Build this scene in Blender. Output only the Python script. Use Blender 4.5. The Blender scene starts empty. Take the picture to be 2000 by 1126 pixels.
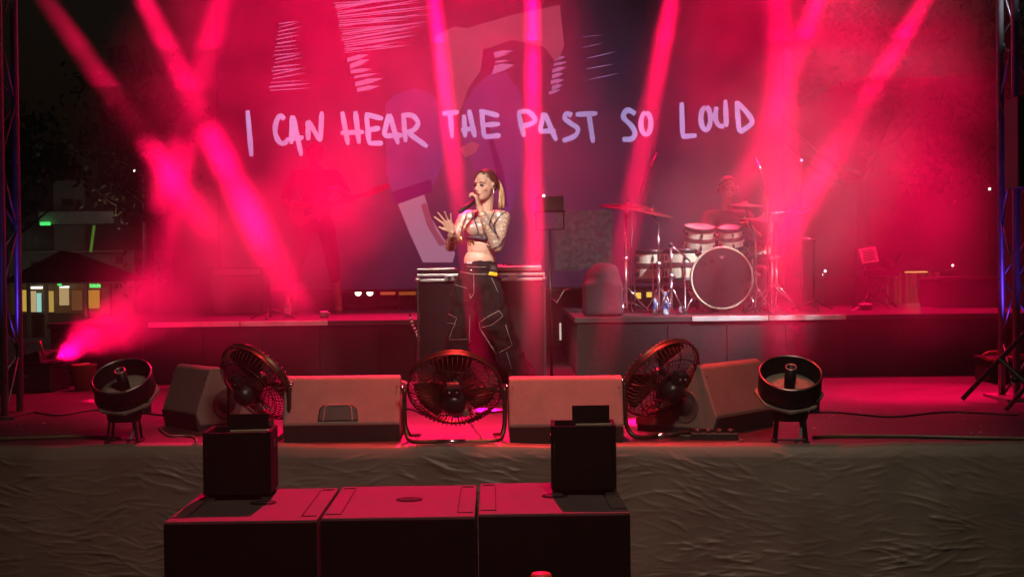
import bpy, bmesh, math, random
from mathutils import Vector, Matrix, Euler, noise
R = math.radians
random.seed(7)
sc = bpy.context.scene
COL = sc.collection

# ---------------------------------------------------------------- camera
FPX = 2740.0                                  # focal length in photo pixels (photo is 2000 wide)
CAM_H = 2.06
cam_data = bpy.data.cameras.new('camera'); cam = bpy.data.objects.new('camera', cam_data); COL.objects.link(cam)
cam_data.sensor_width = 36; cam_data.lens = FPX/2000*36
cam_data.clip_start = .1; cam_data.clip_end = 500
cam.location = (0, 0, CAM_H)
CAM_R = Euler((R(90-.9), 0, 0)).to_matrix() @ Matrix.Rotation(R(-.65), 3, 'Z')
cam.rotation_euler = CAM_R.to_euler()
sc.camera = cam
C0 = Vector((0, 0, CAM_H))
def ray(px, py): return CAM_R @ Vector(((px-1000)/FPX, -(py-563)/FPX, -1))
def W(px, py, d):                              # world point seen at a photo pixel, d metres away along Y
    v = ray(px, py); return C0 + v*(d/v.y)
def F(px, py, z):                              # world point seen at a photo pixel on the level z
    v = ray(px, py); return C0 + v*((z-CAM_H)/v.z)

# ---------------------------------------------------------------- world (night)
world = bpy.data.worlds.new('World'); sc.world = world; world.use_nodes = True
wn = world.node_tree.nodes; bg = wn['Background']
sky = wn.new('ShaderNodeTexSky'); sky.sky_type = 'NISHITA'; sky.sun_disc = False
sky.sun_elevation = R(-2); sky.sun_rotation = R(200)
world.node_tree.links.new(sky.outputs[0], bg.inputs[0]); bg.inputs[1].default_value = .025

# ---------------------------------------------------------------- view and render settings
sc.view_settings.view_transform = 'Standard'; sc.view_settings.look = 'None'
sc.view_settings.gamma = 1; sc.view_settings.use_curve_mapping = False; sc.view_settings.exposure = 0
sc.render.engine = 'CYCLES'
cy = sc.cycles
cy.use_denoising = True; cy.denoiser = 'OPENIMAGEDENOISE'; cy.denoising_input_passes = 'RGB_ALBEDO_NORMAL'
cy.max_bounces = 5; cy.diffuse_bounces = 2; cy.glossy_bounces = 2; cy.transmission_bounces = 3; cy.volume_bounces = 0
cy.transparent_max_bounces = 12; cy.sample_clamp_indirect = 4; cy.caustics_reflective = False; cy.caustics_refractive = False
cy.use_adaptive_sampling = False

# ---------------------------------------------------------------- stage lamps
STAGE = 1.10                                   # stage floor level
RED = (1, .0005, .075)
def spot(name, loc, target, power, angle, color, blend=.4, size=.04):
    l = bpy.data.lights.new(name, 'SPOT'); l.energy = power; l.color = color
    l.spot_size = R(angle); l.spot_blend = blend; l.shadow_soft_size = size
    o = bpy.data.objects.new(name, l); COL.objects.link(o); o.location = loc
    o.rotation_euler = (Vector(target)-Vector(loc)).to_track_quat('-Z', 'Y').to_euler()
    return o
def beam(top, bottom, power, width=.2, dtop=12.0, zfix=8.0, blend=.85, zland=STAGE):
    """Moving head on the rear roof truss: its beam crosses photo pixel `top` and lands on the floor at `bottom`."""
    a = W(top[0], top[1], dtop); b = F(bottom[0], bottom[1], zland)
    u = (a-b); s = a + u*((zfix-a.z)/u.z)
    spot('beam_light', s, b, power, math.degrees(2*math.atan(width/2/(s-a).length)), RED, blend)
BEAMS = [  # top pixel, landing pixel, power, width
    ((88, 0), (650, 790), 330000, .18), ((282, 0), (665, 775), 280000, .19), ((432, 0), (225, 780), 120000, .24),
    ((848, 0), (945, 800), 3000000, .11), ((1040, 0), (1042, 815), 2800000, .11),
    ((1312, 0), (1165, 760), 480000, .16), ((1598, 0), (1262, 822), 420000, .18), ((1520, 0), (1535, 770), 260000, .27),
    ((1806, 0), (1335, 800), 680000, .17), ((1880, 0), (1790, 765), 9000, 1.0)]
for t, b, p, w in BEAMS: beam(t, b, p, w)
# wide red washes from the same truss, red back light on the front of the stage, white and warm front light
spot('red_wash', (-1.9, 14.4, 8.2), (-2.0, 12.0, 2.0), 11500, 40, RED, 1)
spot('red_wash', (-.2, 14.4, 8.4), (-.5, 12.6, 3.4), 13000, 34, RED, 1)
spot('red_wash', (2.6, 14.4, 8.2), (2.9, 12.2, 1.6), 15000, 44, RED, 1)
spot('red_back_light', (-.6, 14.2, 7.6), (-.6, 6.6, .9), 13500, 26, RED, .8)
spot('red_jet_fill', W(112, 702, 11.3), W(280, 590, 11.5), 400, 85, RED, .9)  # unseen red spot added at the nozzle to brighten the jet
spot('warm_front_light', (-1.6, 3.4, 7.2), (-.15, 10.6, 2.2), 6400, 9.5, (1, .86, .77), .7, .4)
spot('white_drum_light', (5.2, 6.4, 7.6), (1.75, 12.5, 1.9), 10000, 15, (.84, .90, 1), .8, .1)
spot('white_side_light', (-5.2, 6.6, 7.6), (-1.8, 11.9, 1.6), 1300, 8, (1, .9, .85), .9, .1)
spot('red_front_wash', (.1, 8.3, 6.6), (.1, 8.2, 1.1), 4300, 42, (1, .03, .035), 1, .3)
spot('house_light', (.6, 2.6, 5.6), (0, 7.5, .5), 640, 70, (1, .76, .56), 1, .5)

# ---------------------------------------------------------------- materials
MATS = {}
def mat(name, col, rough=.6, metal=0., var=.25, scale=6., bump=0., bscale=40., spec=.5, emis=None, estr=0., tint=None):
    if name in MATS: return MATS[name]
    m = bpy.data.materials.new(name); m.use_nodes = True; MATS[name] = m
    nt = m.node_tree; n = nt.nodes; L = nt.links.new; p = n['Principled BSDF']
    p.inputs['Roughness'].default_value = rough; p.inputs['Metallic'].default_value = metal
    p.inputs['Specular IOR Level'].default_value = spec
    tc = n.new('ShaderNodeTexCoord'); nz = n.new('ShaderNodeTexNoise')
    nz.inputs['Scale'].default_value = scale; nz.inputs['Detail'].default_value = 5; nz.inputs['Roughness'].default_value = .65
    L(tc.outputs['Object'], nz.inputs['Vector'])
    rp = n.new('ShaderNodeValToRGB'); e = rp.color_ramp.elements
    e[0].position = .3; e[1].position = .72
    lo = [c*(1-var) for c in col]; hi = [min(1, c*(1+var)) for c in (tint or col)]
    e[0].color = (*lo, 1); e[1].color = (*hi, 1)
    L(nz.outputs[0], rp.inputs[0]); L(rp.outputs[0], p.inputs['Base Color'])
    mr = n.new('ShaderNodeMapRange'); mr.inputs[3].default_value = max(.03, rough-.12); mr.inputs[4].default_value = min(1, rough+.12)
    L(nz.outputs[0], mr.inputs[0]); L(mr.outputs[0], p.inputs['Roughness'])
    if bump:
        b2 = n.new('ShaderNodeTexNoise'); b2.inputs['Scale'].default_value = bscale; b2.inputs['Detail'].default_value = 4
        L(tc.outputs['Object'], b2.inputs['Vector'])
        bp = n.new('ShaderNodeBump'); bp.inputs['Strength'].default_value = bump; bp.inputs['Distance'].default_value = .01
        L(b2.outputs[0], bp.inputs['Height']); L(bp.outputs[0], p.inputs['Normal'])
    if emis:
        p.inputs['Emission Color'].default_value = (*emis, 1); p.inputs['Emission Strength'].default_value = estr
    return m
def glow(name, col, strength, sample=False, noise_scale=None):
    if name in MATS: return MATS[name]
    m = bpy.data.materials.new(name); m.use_nodes = True; MATS[name] = m
    nt = m.node_tree; n = nt.nodes; L = nt.links.new
    n.remove(n['Principled BSDF']); em = n.new('ShaderNodeEmission'); em.inputs[0].default_value = (*col, 1); em.inputs[1].default_value = strength
    if noise_scale:
        tc = n.new('ShaderNodeTexCoord'); nz = n.new('ShaderNodeTexNoise'); nz.inputs['Scale'].default_value = noise_scale[0]; nz.inputs['Detail'].default_value = noise_scale[3]
        mp = n.new('ShaderNodeMapping'); mp.inputs['Scale'].default_value = (1, 1, noise_scale[4])
        L(tc.outputs['Object'], mp.inputs[0]); L(mp.outputs[0], nz.inputs['Vector'])
        mr = n.new('ShaderNodeMapRange'); mr.inputs[1].default_value = .3; mr.inputs[2].default_value = .7
        mr.inputs[3].default_value = strength*noise_scale[1]; mr.inputs[4].default_value = strength*noise_scale[2]
        L(nz.outputs[0], mr.inputs[0]); L(mr.outputs[0], em.inputs[1])
    L(em.outputs[0], n['Material Output'].inputs[0])
    if not sample: m.cycles.emission_sampling = 'NONE'
    return m

# ---------------------------------------------------------------- mesh helpers
class MB:
    """Collects shapes into one mesh."""
    def __init__(s): s.v = []; s.f = []
    def add(s, vs, fs):
        o = len(s.v); s.v += [Vector(v) for v in vs]; s.f += [tuple(i+o for i in f) for f in fs]; return s
    def box(s, c, d, rot=None, bev=0.):
        x, y, z = d[0]/2, d[1]/2, d[2]/2
        if bev <= 0:
            vs = [Vector((i*x, j*y, k*z)) for k in (-1, 1) for i, j in ((-1, -1), (1, -1), (1, 1), (-1, 1))]
            fs = [(3, 2, 1, 0), (4, 5, 6, 7), (0, 1, 5, 4), (1, 2, 6, 5), (2, 3, 7, 6), (3, 0, 4, 7)]
        else:
            bm = bmesh.new(); bmesh.ops.create_cube(bm, size=1)
            for v in bm.verts: v.co = Vector((v.co.x*d[0], v.co.y*d[1], v.co.z*d[2]))
            bmesh.ops.bevel(bm, geom=bm.edges[:], offset=bev, segments=2, profile=.6, affect='EDGES')
            bm.verts.ensure_lookup_table(); bm.verts.index_update()
            vs = [v.co.copy() for v in bm.verts]; fs = [tuple(v.index for v in f.verts) for f in bm.faces]; bm.free()
        if rot is not None:
            m = Euler(rot).to_matrix() if not isinstance(rot, Matrix) else rot
            vs = [m @ v for v in vs]
        c = Vector(c); return s.add([v+c for v in vs], fs)
    def tube(s, pts, r, n=8, caps=True, r2=None):
        """A round bar through pts; r may be one radius or one per point."""
        pts = [Vector(p) for p in pts]; k = len(pts)
        rs = list(r) if isinstance(r, (list, tuple)) else [r + ((r2 if r2 is not None else r)-r)*i/max(1, k-1) for i in range(k)]
        t0 = (pts[1]-pts[0]).normalized(); up = Vector((0, 0, 1)) if abs(t0.z) < .9 else Vector((1, 0, 0))
        a = t0.cross(up).normalized(); vs = []
        for i, p in enumerate(pts):
            t = (pts[min(i+1, k-1)]-pts[max(i-1, 0)])
            t = t.normalized() if t.length > 1e-9 else t0
            a = (a - t*a.dot(t))
            a = a.normalized() if a.length > 1e-6 else t.orthogonal().normalized()
            b = t.cross(a)
            for j in range(n):
                q = 2*math.pi*j/n; vs.append(p + (a*math.cos(q)+b*math.sin(q))*rs[i])
        fs = [(i*n+j, i*n+(j+1) % n, (i+1)*n+(j+1) % n, (i+1)*n+j) for i in range(k-1) for j in range(n)]
        if caps: fs += [tuple(range(n-1, -1, -1)), tuple((k-1)*n+j for j in range(n))]
        return s.add(vs, fs)
    def lathe(s, prof, n=24, axis=None, origin=(0, 0, 0), arc=1.):
        """prof: (radius, height) pairs turned about axis (default Z)."""
        ax = Vector(axis).normalized() if axis is not None else Vector((0, 0, 1))
        q = Vector((0, 0, 1)).rotation_difference(ax); o = Vector(origin); vs = []
        for r, h in prof:
            for j in range(n):
                t = 2*math.pi*j/n; vs.append(o + q @ Vector((r*math.cos(t), r*math.sin(t), h)))
        k = len(prof)
        fs = [(i*n+j, i*n+(j+1) % n, (i+1)*n+(j+1) % n, (i+1)*n+j) for i in range(k-1) for j in range(n)]
        return s.add(vs, fs)
    def ell(s, c, r, rot=None, n=14, m=9):
        vs = []; fs = []
        for i in range(1, m):
            a = math.pi*i/m
            for j in range(n):
                b = 2*math.pi*j/n; vs.append(Vector((r[0]*math.sin(a)*math.cos(b), r[1]*math.sin(a)*math.sin(b), r[2]*math.cos(a))))
        vs += [Vector((0, 0, r[2])), Vector((0, 0, -r[2]))]; T = len(vs)-2; B = T+1
        for i in range(m-2):
            for j in range(n): fs.append((i*n+j, (i+1)*n+j, (i+1)*n+(j+1) % n, i*n+(j+1) % n))
        for j in range(n): fs += [(T, j, (j+1) % n), (B, (m-2)*n+(j+1) % n, (m-2)*n+j)]
        if rot is not None:
            mm = rot if isinstance(rot, Matrix) else Euler(rot).to_matrix(); vs = [mm @ v for v in vs]
        c = Vector(c); return s.add([v+c for v in vs], fs)
    def cap(s, p0, p1, r0, r1, n=12):
        """Tapered capsule."""
        p0, p1 = Vector(p0), Vector(p1); t = (p1-p0).normalized(); pts = []; rs = []
        for i in range(4): a = math.pi/2*(1-i/4); pts.append(p0 - t*r0*math.sin(a)); rs.append(max(.0005, r0*math.cos(a)))
        pts += [p0, p1]; rs += [r0, r1]
        for i in range(1, 5): a = math.pi/2*i/4; pts.append(p1 + t*r1*math.sin(a)); rs.append(max(.0005, r1*math.cos(a)))
        return s.tube(pts, rs, n)
    def prism(s, poly, d, plane='yz', x0=0.):
        """Closed 2-D outline pushed d along the third axis, centred on x0."""
        def P(a, b, t): return Vector((t, a, b)) if plane == 'yz' else (Vector((a, t, b)) if plane == 'xz' else Vector((a, b, t)))
        k = len(poly); vs = [P(a, b, x0-d/2) for a, b in poly] + [P(a, b, x0+d/2) for a, b in poly]
        fs = [tuple(range(k)), tuple(range(2*k-1, k-1, -1))] + [(i, i+k, (i+1) % k+k, (i+1) % k) for i in range(k)]
        return s.add(vs, fs)
    def mesh(s, name, smooth=False):
        me = bpy.data.meshes.new(name); me.from_pydata([tuple(v) for v in s.v], [], s.f); me.update()
        bm = bmesh.new(); bm.from_mesh(me); bmesh.ops.recalc_face_normals(bm, faces=bm.faces); bm.to_mesh(me); bm.free()
        if smooth: me.polygons.foreach_set('use_smooth', [True]*len(me.polygons))
        return me
    def build(s, name, m, parent=None, smooth=False, loc=None, bev=0.):
        me = s.mesh(name, smooth); me.materials.append(m)
        o = bpy.data.objects.new(name, me); COL.objects.link(o)
        if parent: o.parent = parent
        if loc is not None: o.location = loc
        if bev:
            b = o.modifiers.new('b', 'BEVEL'); b.width = bev; b.segments = 2; b.limit_method = 'ANGLE'; b.angle_limit = R(35)
        if smooth == 'auto':
            for pl in me.polygons: pl.use_smooth = True
        return o
def tag(o, label, cat, group=None, kind=None):
    if label: o['label'] = label
    if cat: o['category'] = cat
    if group: o['group'] = group
    if kind: o['kind'] = kind
    return o
def thing(name, label, cat, loc=(0, 0, 0), rz=0., group=None):
    o = bpy.data.objects.new(name, None); COL.objects.link(o); o.empty_display_size = .1
    o.location = loc; o.rotation_euler = (0, 0, rz)
    return tag(o, label, cat, group)
def dup(root, loc, rz, label, group=None):
    def cp(o, par):
        c = o.copy(); COL.objects.link(c); c.parent = par
        for ch in list(o.children): cp(ch, c)
        return c
    r = cp(root, None); r.location = loc; r.rotation_euler = (0, 0, rz); r['label'] = label
    if group: r['group'] = group
    return r
def fuse(mb, name, m, parent=None, voxel=.01, it=6, smooth_f=.5):
    """Union of closed shapes as one continuous smooth surface."""
    me = mb.mesh(name); t = bpy.data.objects.new(name+'_tmp', me); COL.objects.link(t)
    r = t.modifiers.new('r', 'REMESH'); r.mode = 'VOXEL'; r.voxel_size = voxel; r.use_smooth_shade = True
    s = t.modifiers.new('s', 'SMOOTH'); s.factor = smooth_f; s.iterations = it
    dg = bpy.context.evaluated_depsgraph_get(); dg.update()
    nm = bpy.data.meshes.new_from_object(t.evaluated_get(dg)); bpy.data.objects.remove(t); bpy.data.meshes.remove(me)
    nm.name = name; nm.materials.clear(); nm.materials.append(m)
    nm.polygons.foreach_set('use_smooth', [True]*len(nm.polygons))
    o = bpy.data.objects.new(name, nm); COL.objects.link(o)
    if parent: o.parent = parent
    return o
def catmull(pts, k=6):
    pts = [Vector(p) for p in pts]; out = []
    for i in range(len(pts)-1):
        p0, p1, p2, p3 = pts[max(i-1, 0)], pts[i], pts[i+1], pts[min(i+2, len(pts)-1)]
        for j in range(k):
            t = j/k; out.append(.5*((2*p1)+(-p0+p2)*t+(2*p0-5*p1+4*p2-p3)*t*t+(-p0+3*p1-3*p2+p3)*t**3))
    return out+[pts[-1]]

# common materials
M_black = mat('black_paint', (.012, .011, .011), .45, bump=.15, bscale=220)
M_sub = mat('textured_black_paint', (.040, .034, .034), .7, bump=.4, bscale=260, spec=.25)
M_boxblack = mat('matt_black_wood', (.004, .0035, .0035), .85, spec=.1, bump=.2, bscale=120)
M_chrome = mat('chrome', (.75, .75, .78), .18, 1., var=.1)
M_steel = mat('dull_steel', (.32, .31, .30), .35, 1., var=.3, scale=20)
M_alu = mat('aluminium', (.40, .39, .38), .38, .9, var=.15, scale=14)
M_rubber = mat('black_rubber', (.02, .019, .018), .5, var=.3)
M_plastic = mat('black_plastic', (.018, .018, .018), .35)
M_white = mat('white_paper', (.7, .68, .64), .8)

# ---------------------------------------------------------------- ground, stage, riser
g = MB()
g.add([(-150, -40, 0), (150, -40, 0), (150, 200, 0), (-150, 200, 0)], [(0, 1, 2, 3)])
tag(g.build('ground', mat('asphalt', (.045, .043, .042), .85, var=.4, scale=2, bump=.4, bscale=60)), 'dark tarmac ground of the square around the stage', 'ground', kind='structure')
M_floor = mat('stage_floor', (.042, .034, .032), .45, var=.35, scale=3.5, bump=.25, bscale=90)
EDGE = lambda x: 7.46-.07*x                    # front edge of the stage, not quite square to the camera
fl = MB().add([(x, y, z) for z in (STAGE-.12, STAGE) for x, y in ((-7, EDGE(-7)), (7, EDGE(7)), (7, 16), (-7, 16))], [(3, 2, 1, 0), (4, 5, 6, 7), (0, 1, 5, 4), (1, 2, 6, 5), (2, 3, 7, 6), (3, 0, 4, 7)]).build('stage_floor', M_floor)
tag(fl, 'dark scuffed stage floor', 'floor', kind='structure')
RY = 11.9; RZ = 1.617                          # riser front and top
M_cloth_red = mat('black_riser_cloth', (.014, .011, .011), .9, var=.4, scale=5, bump=.5, bscale=18)
M_deck = mat('riser_deck', (.04, .036, .035), .5, var=.4, scale=4); M_lit_edge = mat('lit_edge_paint', (.55, .52, .50), .5, var=.2, scale=9)
for x0, x1, lit_spans, lb in ((-3.95, -.80, ((290, 468), (470, 640)), 'black riser under the guitarist with pools of light painted on its front edge'), (.53, 4.75, ((1352, 1500), (1502, 1652)), 'black riser carrying the drum kit with pools of light painted on its front edge')):
    ri = thing('stage_riser', lb, 'riser', ((x0+x1)/2, RY, STAGE), 0, 'risers at the back of the stage'); w_ = x1-x0; h_ = RZ-STAGE
    MB().box((0, 1.55, h_/2-.02), (w_-.04, 3.06, h_-.044), bev=.01).build('body', M_cloth_red, ri)
    MB().box((0, 1.55, h_-.0205), (w_, 3.1, .04)).build('deck', M_deck, ri)
    for p0, p1 in lit_spans:  # pale strips paint the pools of light on the edge
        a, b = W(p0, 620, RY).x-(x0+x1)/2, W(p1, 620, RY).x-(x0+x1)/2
        MB().box(((a+b)/2, -.008, h_-.018), (b-a, .014, .042), bev=.004).build('lit_edge_strip', M_lit_edge, ri)
    for k in range(int(w_/.5)):                   # hanging cloth joins on the front
        MB().box((-w_/2+.3+k*.5, .014, h_/2-.03), (.012, .012, h_-.08)).build('cloth_pleat', M_cloth_red, ri)

# stage skirt: wrinkled dark cloth hung over the front edge
def skirt():
    import numpy as np
    nx, nz = 900, 230; x0, x1 = -4.6, 4.6; rn = np.random.RandomState(4)
    X = np.linspace(x0, x1, nx+1); U = np.linspace(0, 1, nz+1)
    low = [[(.045*noise.noise((x*1.0, z*.5, 11)) + .020*noise.noise((x*3.1+z*.8, z*.5, 31)) + .008*noise.noise((x*2.4, z*3.0, 7)) + .004*noise.noise((x*7, z*6, 17)),
             noise.noise((x*1.2, z*1.4, 21))) for x in X[::6]] for z in U[::5]*1.1]
    low = np.array(low); xi = np.arange(nx+1)/6.; zi = np.arange(nz+1)/5.
    def up(a):
        t = np.array([np.interp(xi, np.arange(a.shape[1]), r) for r in a]); return np.array([np.interp(zi, np.arange(a.shape[0]), c) for c in t.T]).T
    fold, patch = up(low[:, :, 0]), up(low[:, :, 1])
    cr = np.zeros((nz+1, nx+1)); dz = 1.1/nz; dx = (x1-x0)/nx
    for k in range(4200):                         # short creases, mostly level, fanning out from a few pinched spots
        cx, cz = rn.uniform(x0, x1), rn.uniform(.03, 1.1); ln = rn.uniform(.025, .12)*(1.6 if k % 9 == 0 else 1); h = rn.uniform(.0012, .0050)*(1 if k % 4 else 1.5); w = rn.uniform(.004, .0075)
        pin = round(cx/1.35)*1.35+.2; an = rn.normal(0, .20) + .32*max(-1, min(1, (cx-pin)/.5))*(-1 if cz < .45 else .4); bend = rn.normal(0, .8)
        i0, i1 = max(0, int((cx-ln*1.1-x0)/dx)), min(nx, int((cx+ln*1.1-x0)/dx)+1); j0, j1 = max(0, int((cz-ln*.6-.03)/dz)), min(nz, int((cz+ln*.6+.03)/dz)+1)
        if i1-i0 < 2 or j1-j0 < 2: continue
        gx, gz = np.meshgrid(X[i0:i1]-cx, U[j0:j1]*1.1-cz); a = gx*math.cos(an)+gz*math.sin(an); b = -gx*math.sin(an)+gz*math.cos(an)-bend*a*a
        side = np.where(b > 0, w*1.9, w*.7)       # one flank steep, one slack
        cr[j0:j1, i0:i1] += h*np.exp(-(b/side)**2)*np.clip(1-(a/ln)**2, 0, 1)
    cr *= 1.05*np.clip(.75+1.4*patch, .35, 1.5)
    vs = []
    for k in range(6):                            # the strip that lies on the floor
        for i in range(nx+1):
            x = X[i]; top = STAGE+.012+.014*noise.noise((x*.9, 3, 1))+.008*noise.noise((x*2.6, 9, 1)); vs.append((x, EDGE(x)+.07*(1-k/6), top+.003*noise.noise((x*5, k*.5, 2))))
    for k in range(nz+1):
        u = U[k]; f = min(1, u*4); roll = min(1, u*18)
        for i in range(nx+1):
            x = X[i]; top = vs[5*(nx+1)+i][2]; vs.append((x, EDGE(x)-.004-.026*roll**.5 - f*fold[k, i] - min(1, u*9)*cr[k, i], top-.004-u*1.095))
    n = nx+1; fs = [(k*n+i, k*n+i+1, (k+1)*n+i+1, (k+1)*n+i) for k in range(nz+6) for i in range(nx)]
    me = bpy.data.meshes.new('stage_skirt'); me.from_pydata(vs, [], fs); me.polygons.foreach_set('use_smooth', [True]*len(fs)); me.update()
    me.materials.append(mat('skirt_cloth', (.135, .118, .10), .52, var=.22, scale=2.2, bump=.10, bscale=150))
    o = bpy.data.objects.new('stage_skirt', me); COL.objects.link(o)
    tag(o, 'wrinkled dark brown cloth hanging over the front edge of the stage', 'cloth')
skirt()

# ---------------------------------------------------------------- the video screen
SY = 15.15                                     # screen plane
scr = thing('video_screen', 'large video screen with handwritten lettering and a drawn figure behind the band', 'screen', (0, SY, 0))
def sx(px, py, off=0.):                        # photo pixel -> point on the screen, local to it
    p = W(px, py, SY); return Vector((p.x, -off, p.z))
a, b = sx(432, 568), sx(1530, 560)
def screen_mat():                              # dark screen field; the violet middle paints the glow of lit haze
    m = glow('screen_picture_haze', (.13, .062, .15), 1., True); n = m.node_tree.nodes; K = m.node_tree.links.new
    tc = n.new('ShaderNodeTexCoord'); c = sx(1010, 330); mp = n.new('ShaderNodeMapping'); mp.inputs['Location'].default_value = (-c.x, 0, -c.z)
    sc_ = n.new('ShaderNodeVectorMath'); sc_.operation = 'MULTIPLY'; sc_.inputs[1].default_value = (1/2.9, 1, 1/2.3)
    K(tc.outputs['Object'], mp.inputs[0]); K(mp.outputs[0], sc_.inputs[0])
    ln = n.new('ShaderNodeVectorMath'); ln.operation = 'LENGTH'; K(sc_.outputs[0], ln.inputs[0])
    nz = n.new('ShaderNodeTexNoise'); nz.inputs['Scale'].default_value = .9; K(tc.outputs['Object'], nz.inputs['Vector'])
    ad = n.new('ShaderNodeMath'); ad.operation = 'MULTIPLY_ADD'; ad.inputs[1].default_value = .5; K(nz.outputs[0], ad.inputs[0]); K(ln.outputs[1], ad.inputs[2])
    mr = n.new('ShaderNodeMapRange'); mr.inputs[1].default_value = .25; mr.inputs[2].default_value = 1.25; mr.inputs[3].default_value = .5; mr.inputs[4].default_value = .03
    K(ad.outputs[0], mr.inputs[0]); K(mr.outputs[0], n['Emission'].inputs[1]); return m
MB().box(((a.x+b.x)/2, .08, (a.z+5.9)/2), (b.x-a.x+.06, .12, 5.9-a.z+.06)).build('housing', M_black, scr)
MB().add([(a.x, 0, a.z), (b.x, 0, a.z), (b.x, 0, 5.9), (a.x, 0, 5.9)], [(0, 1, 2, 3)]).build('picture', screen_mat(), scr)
def flat(name, pts, m, off): MB().add([sx(x, y, off) for x, y in pts], [tuple(range(len(pts)))]).build(name, m, scr)
G_shirt = glow('screen_shirt', (.24, .08, .34), .34, False, (2.2, .75, 1.2, 3, .6))
G_shirt2 = glow('screen_shirt_dark', (.11, .03, .22), .3)
G_skin = glow('screen_skin', (.75, .18, .32), .28, False, (1.4, .8, 1.15, 2, 1))
G_skin2 = glow('screen_skin_pale', (.80, .36, .58), .38)
G_pale = glow('screen_scribble', (.62, .25, .62), .5)
G_dark = glow('screen_dark', (.05, .012, .05), .8)
G_grey = glow('screen_grain', (.18, .18, .20), .2, False, (22, .35, 1.7, 6, 1))
G_let = glow('screen_letter', (.58, .46, 1.0), .70, False, (4, .78, 1.12, 5, .4))
flat('drawn_shirt', [(752, 205), (770, 185), (812, 172), (845, 185), (868, 215), (875, 262), (866, 318), (842, 372), (800, 384), (771, 397), (756, 340)], G_shirt, .004)
flat('drawn_cuff', [(765, 375), (842, 350), (845, 374), (773, 400)], G_shirt2, .008)
flat('drawn_shirt', [(905, 205), (930, 168), (955, 146), (990, 142), (1018, 185), (1024, 270), (1018, 352), (995, 420), (960, 380), (925, 330), (905, 270)], G_shirt, .004)
flat('drawn_fold', [(942, 235), (950, 232), (985, 340), (992, 405), (980, 400), (968, 330)], G_shirt2, .008)
flat('drawn_neck', [(850, 70), (888, 52), (930, 58), (944, 100), (938, 140), (915, 172), (900, 215), (880, 235), (858, 205), (852, 130)], G_skin, .004)
flat('drawn_raised_arm', [(905, 58), (1000, 30), (1093, 10), (1102, 92), (1086, 122), (1062, 92), (1000, 78), (952, 96), (940, 128), (925, 90)], G_skin, .008)
flat('drawn_hair', [(944, 96), (962, 94), (968, 120), (962, 142), (948, 146), (940, 126)], G_dark, .012)
flat('drawn_forearm', [(775, 393), (828, 378), (842, 425), (866, 464), (889, 494), (884, 512), (826, 512), (800, 455)], G_skin2, .004)
flat('drawn_shade', [(822, 400), (832, 396), (852, 450), (872, 478), (858, 480), (834, 440)], G_skin, .008)
flat('drawn_lips', [(898, 290), (922, 276), (936, 282), (930, 298), (908, 308)], G_skin, .008)
flat('drawn_grain', [(1084, 412), (1196, 410), (1196, 528), (1176, 532), (1160, 522), (1120, 530), (1084, 526)], G_grey, .006)
rnd = random.Random(3)
def strips(x0, y0, x1, y1, n, lean, thick, off=.006, w0=1., w1=1.):
    for i in range(n):
        t = (i+.5)/n; yy = y0+(y1-y0)*t; xl = x0+(lean*t)+rnd.uniform(-3, 3); wd = (x1-x0)*(w0+(w1-w0)*t)*rnd.uniform(.75, 1.)
        sl = rnd.uniform(-.24, -.04)*wd; th = thick*rnd.uniform(.4, 1.2)
        flat('drawn_stroke', [(xl, yy), (xl+wd*.5, yy+sl*.5-th*.4), (xl+wd, yy+sl), (xl+wd*.55, yy+sl*.5+th*.7), (xl, yy+th)], G_pale, off)
strips(678, 108, 738, 178, 6, 20, 9, w0=.8, w1=1.)
strips(652, 4, 850, 105, 24, 24, 2.0, w0=1.1, w1=.75)
strips(545, 42, 600, 180, 18, -18, 2.6, w0=.75, w1=1.6)
strips(955, 100, 1004, 142, 5, 3, 8)
strips(1084, 108, 1112, 185, 7, -10, 7)
strips(1135, 62, 1215, 165, 5, 18, 1.6, w0=.6, w1=.9)
def stroke_letter(strokes, w=11.5):
    m = MB()
    for s in strokes:
        pts = catmull([(x, 0, y) for x, y in s], 5) if len(s) > 2 else [Vector((s[0][0]+(s[1][0]-s[0][0])*t/6, 0, s[0][1]+(s[1][1]-s[0][1])*t/6)) for t in range(7)]
        L, Rr = [], []
        for i, p in enumerate(pts):
            t = (pts[min(i+1, len(pts)-1)]-pts[max(i-1, 0)]).normalized(); nrm = Vector((-t.z, 0, t.x))
            hw = w/2*(1+.22*noise.noise((p.x*.09, p.z*.09, 1.)))*(.72 if i == 0 else (.6 if i == len(pts)-1 else 1))
            L.append(p+nrm*hw); Rr.append(p-nrm*hw)
        vs = [sx(q.x, q.z, .016) for q in L]+[sx(q.x, q.z, .016) for q in Rr]; k = len(pts)
        m.add(vs, [(i, i+1, k+i+1, k+i) for i in range(k-1)])
        for j in range(len(m.v)-2*k, len(m.v)): m.v[j].y -= .0015*(strokes.index(s)+1)
    m.build('letter', G_let, scr)
def elp(cx, cy, rx, ry): return [(cx+rx*math.sin(2*math.pi*i/9), cy-ry*math.cos(2*math.pi*i/9)) for i in range(10)]
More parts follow.
